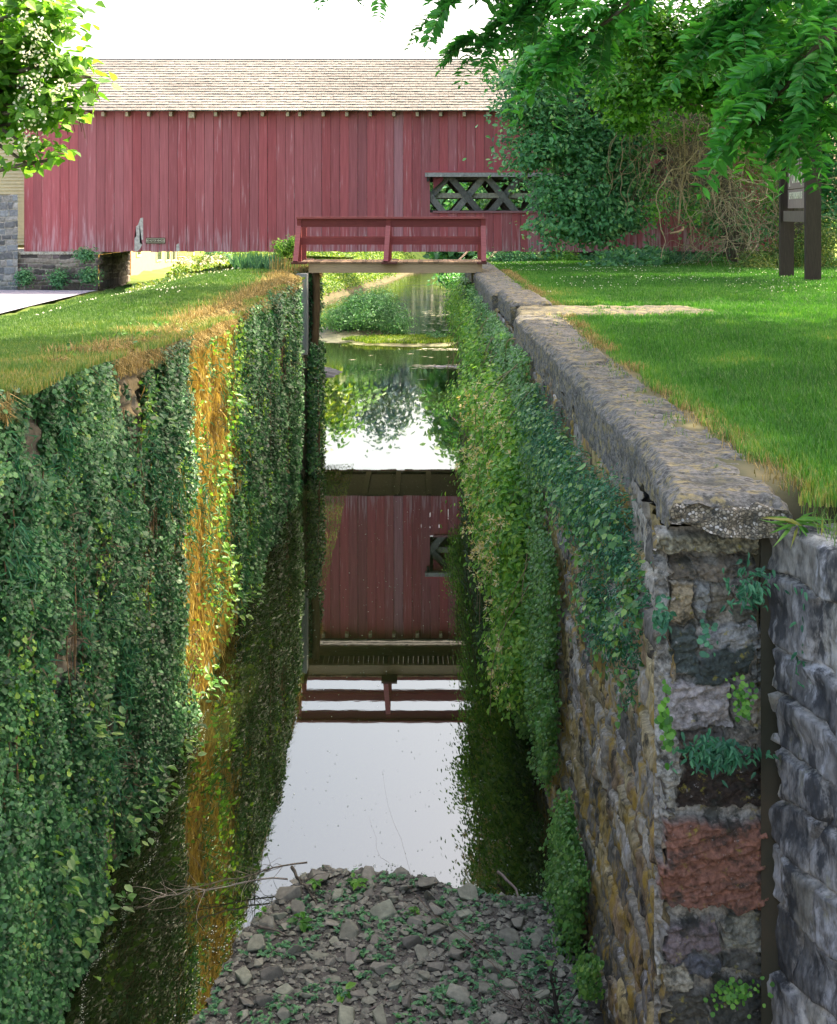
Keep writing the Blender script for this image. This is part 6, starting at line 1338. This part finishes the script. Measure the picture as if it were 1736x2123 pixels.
def canal_side():
    g = rng(960)
    # islet plants
    def mass(name, label, blobs, ncl, nl, sig, size, T, mat, seed, cat='plants', kind=None):
        gg = rng(seed); Pt, O, cc, C = clumps(gg, blobs, ncl, nl, sig, .9); Pt[:, 2] = np.maximum(Pt[:, 2], .05); n = len(Pt)
        o = leaves(name, Pt, O + np.array([0, -.2, .6]) + gg.normal(0, .4, (n, 3)), randdir(gg, n, (0, 0, .5)), gg.uniform(.7, 1.3, n) * size, T, mat, seed=seed + 1); tag(o, label, cat, kind=kind); return o
    mass('islet_bush', 'tall leafy green clump growing on the islet in the canal', [((-2.6, 61.3, .8), (1.7, 2.5, .95)), ((-3.6, 61, .6), (1.2, 2, .7)), ((-1.4, 61, .6), (1.0, 2, .8)), ((-2.3, 61.5, 1.4), (1.3, 2, .8)), ((-.9, 60, .5), (.5, 1, .6))], 900, 26, .2, .13, T_LANCE, M['reed'], 961)
    mass('islet_bush', 'small round weed at the right end of the islet', [((.9, 58, .15), (.5, .5, .3))], 30, 16, .1, .1, T_OVAL, M['reed'], 963)
    n = 16000; X = g.uniform(-4.2, 2.6, n); Y = g.uniform(55.4, 59.6, n); m = ((X + .7) / 3.1) ** 2 + ((Y - 57.6) / 1.9) ** 2 < 1 - .5 * vn(X * 2, Y * 2, seed=964); X, Y = X[m], Y[m]
    blades('islet_grass', X, Y, np.full(len(X), .08), .14, .035, M['bank'], 965, label='low bright grass on the near shore of the islet')
    # left bank growth beyond the bridge
    n = 60000; Y = g.uniform(50, 128, n); T = g.uniform(.3, 5.5, n); X = xl(Y) - T; H = (sstep(-.25, 1, T / 3.2) * 1.08 - .11) * h_left(X, Y)
    Pt = np.stack([X, Y, H + g.uniform(0, .5, n) * (.4 + vn(X * .5, Y * .3, seed=966))], -1)
    o = leaves('bank_growth', Pt, randdir(g, n, (.5, -.5, 1.2)), randdir(g, n, (0, 0, .4)), g.uniform(.10, .24, n), T_OVAL, M['bank'], seed=967); tag(o, 'sunlit green undergrowth along the left canal bank beyond the bridges', 'undergrowth', kind='stuff')
    n = 30000; Y = g.uniform(36, 120, n); T = g.uniform(.2, 5.0, n); X = xr(Y) + T; H = (sstep(-.25, 1, T / 3.5) * 1.08 - .11) * h_right(X, Y)
    Pt = np.stack([X, Y, H + g.uniform(0, .6, n)], -1)
    o = leaves('bank_growth', Pt, randdir(g, n, (-.5, -.5, 1.2)), randdir(g, n, (0, 0, .4)), g.uniform(.10, .24, n), T_OVAL, M['reed'], seed=968); tag(o, 'shaded undergrowth along the right canal bank beyond the bridges', 'undergrowth', kind='stuff')
    n = 9000; Y = g.uniform(33, 50, n); T = g.uniform(.8, 4.5, n); X = xl(Y) - T; H = (sstep(-.25, 1, T / 3.2) * 1.08 - .11) * h_left(X, Y)
    o = leaves('bank_growth', np.stack([X, Y, H + g.uniform(0, .3, n)], -1), randdir(g, n, (.5, -.5, 1.2)), randdir(g, n, (0, 0, .4)), g.uniform(.08, .16, n), T_OVAL, M['weed'], seed=969); tag(o, 'weeds on the left bank between footbridge and red bridge', 'undergrowth', kind='stuff')
canal_side()

def far_trees():
    gt = 'trees beyond the red bridge'
    def ft(label, x, y, h, r, mat, seed, ncl=420, zb=2.6):
        zc = h * .58; bl = [((x, y, zc), (r * .8, r * .8, h * .42)), ((x - r * .5, y, zc * .8), (r * .6, r * .7, h * .28)), ((x + r * .5, y - r * .2, zc * .85), (r * .6, r * .7, h * .3)), ((x, y, h * .8), (r * .5, r * .5, h * .2)), ((x, y - r * .3, 4.5), (r * .9, r * .6, 2.2))]
        tree('far_tree', label, (x, y, zb), (x, y, h * .6), .3, bl, ncl, 16, r * .15, .62 * (y / 110) ** .5, T_OVAL, mat, seed, gt, twigs=20)
    # right side tree leaning over the canal, seen between footbridge and lock wall
    tree('leaning_tree', 'dark tree leaning over the right canal bank seen under the footbridge', (6.2, 62, 3), (4.6, 62, 6.0), .28, [B(1010, 560, 60, 34, 60, 2), B(960, 585, 40, 18, 58, 1.2), B(925, 575, 26, 9, 57, .8), B(1060, 540, 70, 50, 62, 2), B(1100, 440, 90, 70, 64, 2.5), B(1060, 380, 60, 60, 64, 2)], 520, 24, .34, .2, T_OVAL, M['elm'], 1000, gt, twigs=90)
    ft('low round tree overhanging the right bank below the red bridge', 3.4, 71, 8.6, 2.3, M['elm'], 1030, 300)
    ft('slender tree at the right bank behind the round tree', 3.0, 98, 13.5, 3.0, M['far'], 1032, 380)
    ft('tall pale crown rising behind the right part of the shingle roof', 6.6, 66, 15.0, 3.2, M['far'], 1002, 420)
    ft('broad tree on the right bank behind the red bridge', 11, 72, 15.5, 4.2, M['far'], 1004)
    ft('tree on the right bank farther behind the red bridge', 13, 92, 17, 5, M['far'], 1006)
    ft('yellow green tree at the left of the far canal', -11.5, 106, 16.0, 5, M['bank'], 1010, 480)
    ft('second yellow green tree left of the far canal', -9.5, 138, 19.5, 5, M['far'], 1012, 450)
    ft('dark tree tinted haze blue at the far bend of the canal', -5, 160, 23.5, 7.5, M['far_haze'], 1014, 520)
    ft('dark tree tinted haze blue right of the far bend of the canal', 5, 168, 24, 8, M['far_haze'], 1016, 520)
    ft('green tree standing at the right side of the far bend', 9, 135, 19, 6, M['far'], 1018, 450)
    ft('green tree beyond the field left of the far bend', -20, 190, 20, 9, M['far_haze'], 1020)
    ft('wide tree far off to the left behind the yellow building', -34, 150, 14, 9, M['far'], 1022)
    ft('tree between the far bend and the wide left tree', -12, 150, 14.5, 6, M['far_haze'], 1024)
    ft('big green tree on the right behind the bridge end', 22, 96, 15, 7, M['far'], 1026)
    ft('dark tree close behind the middle of the lattice window', 5.6, 84, 12.5, 3.4, M['elm'], 1028)
far_trees()
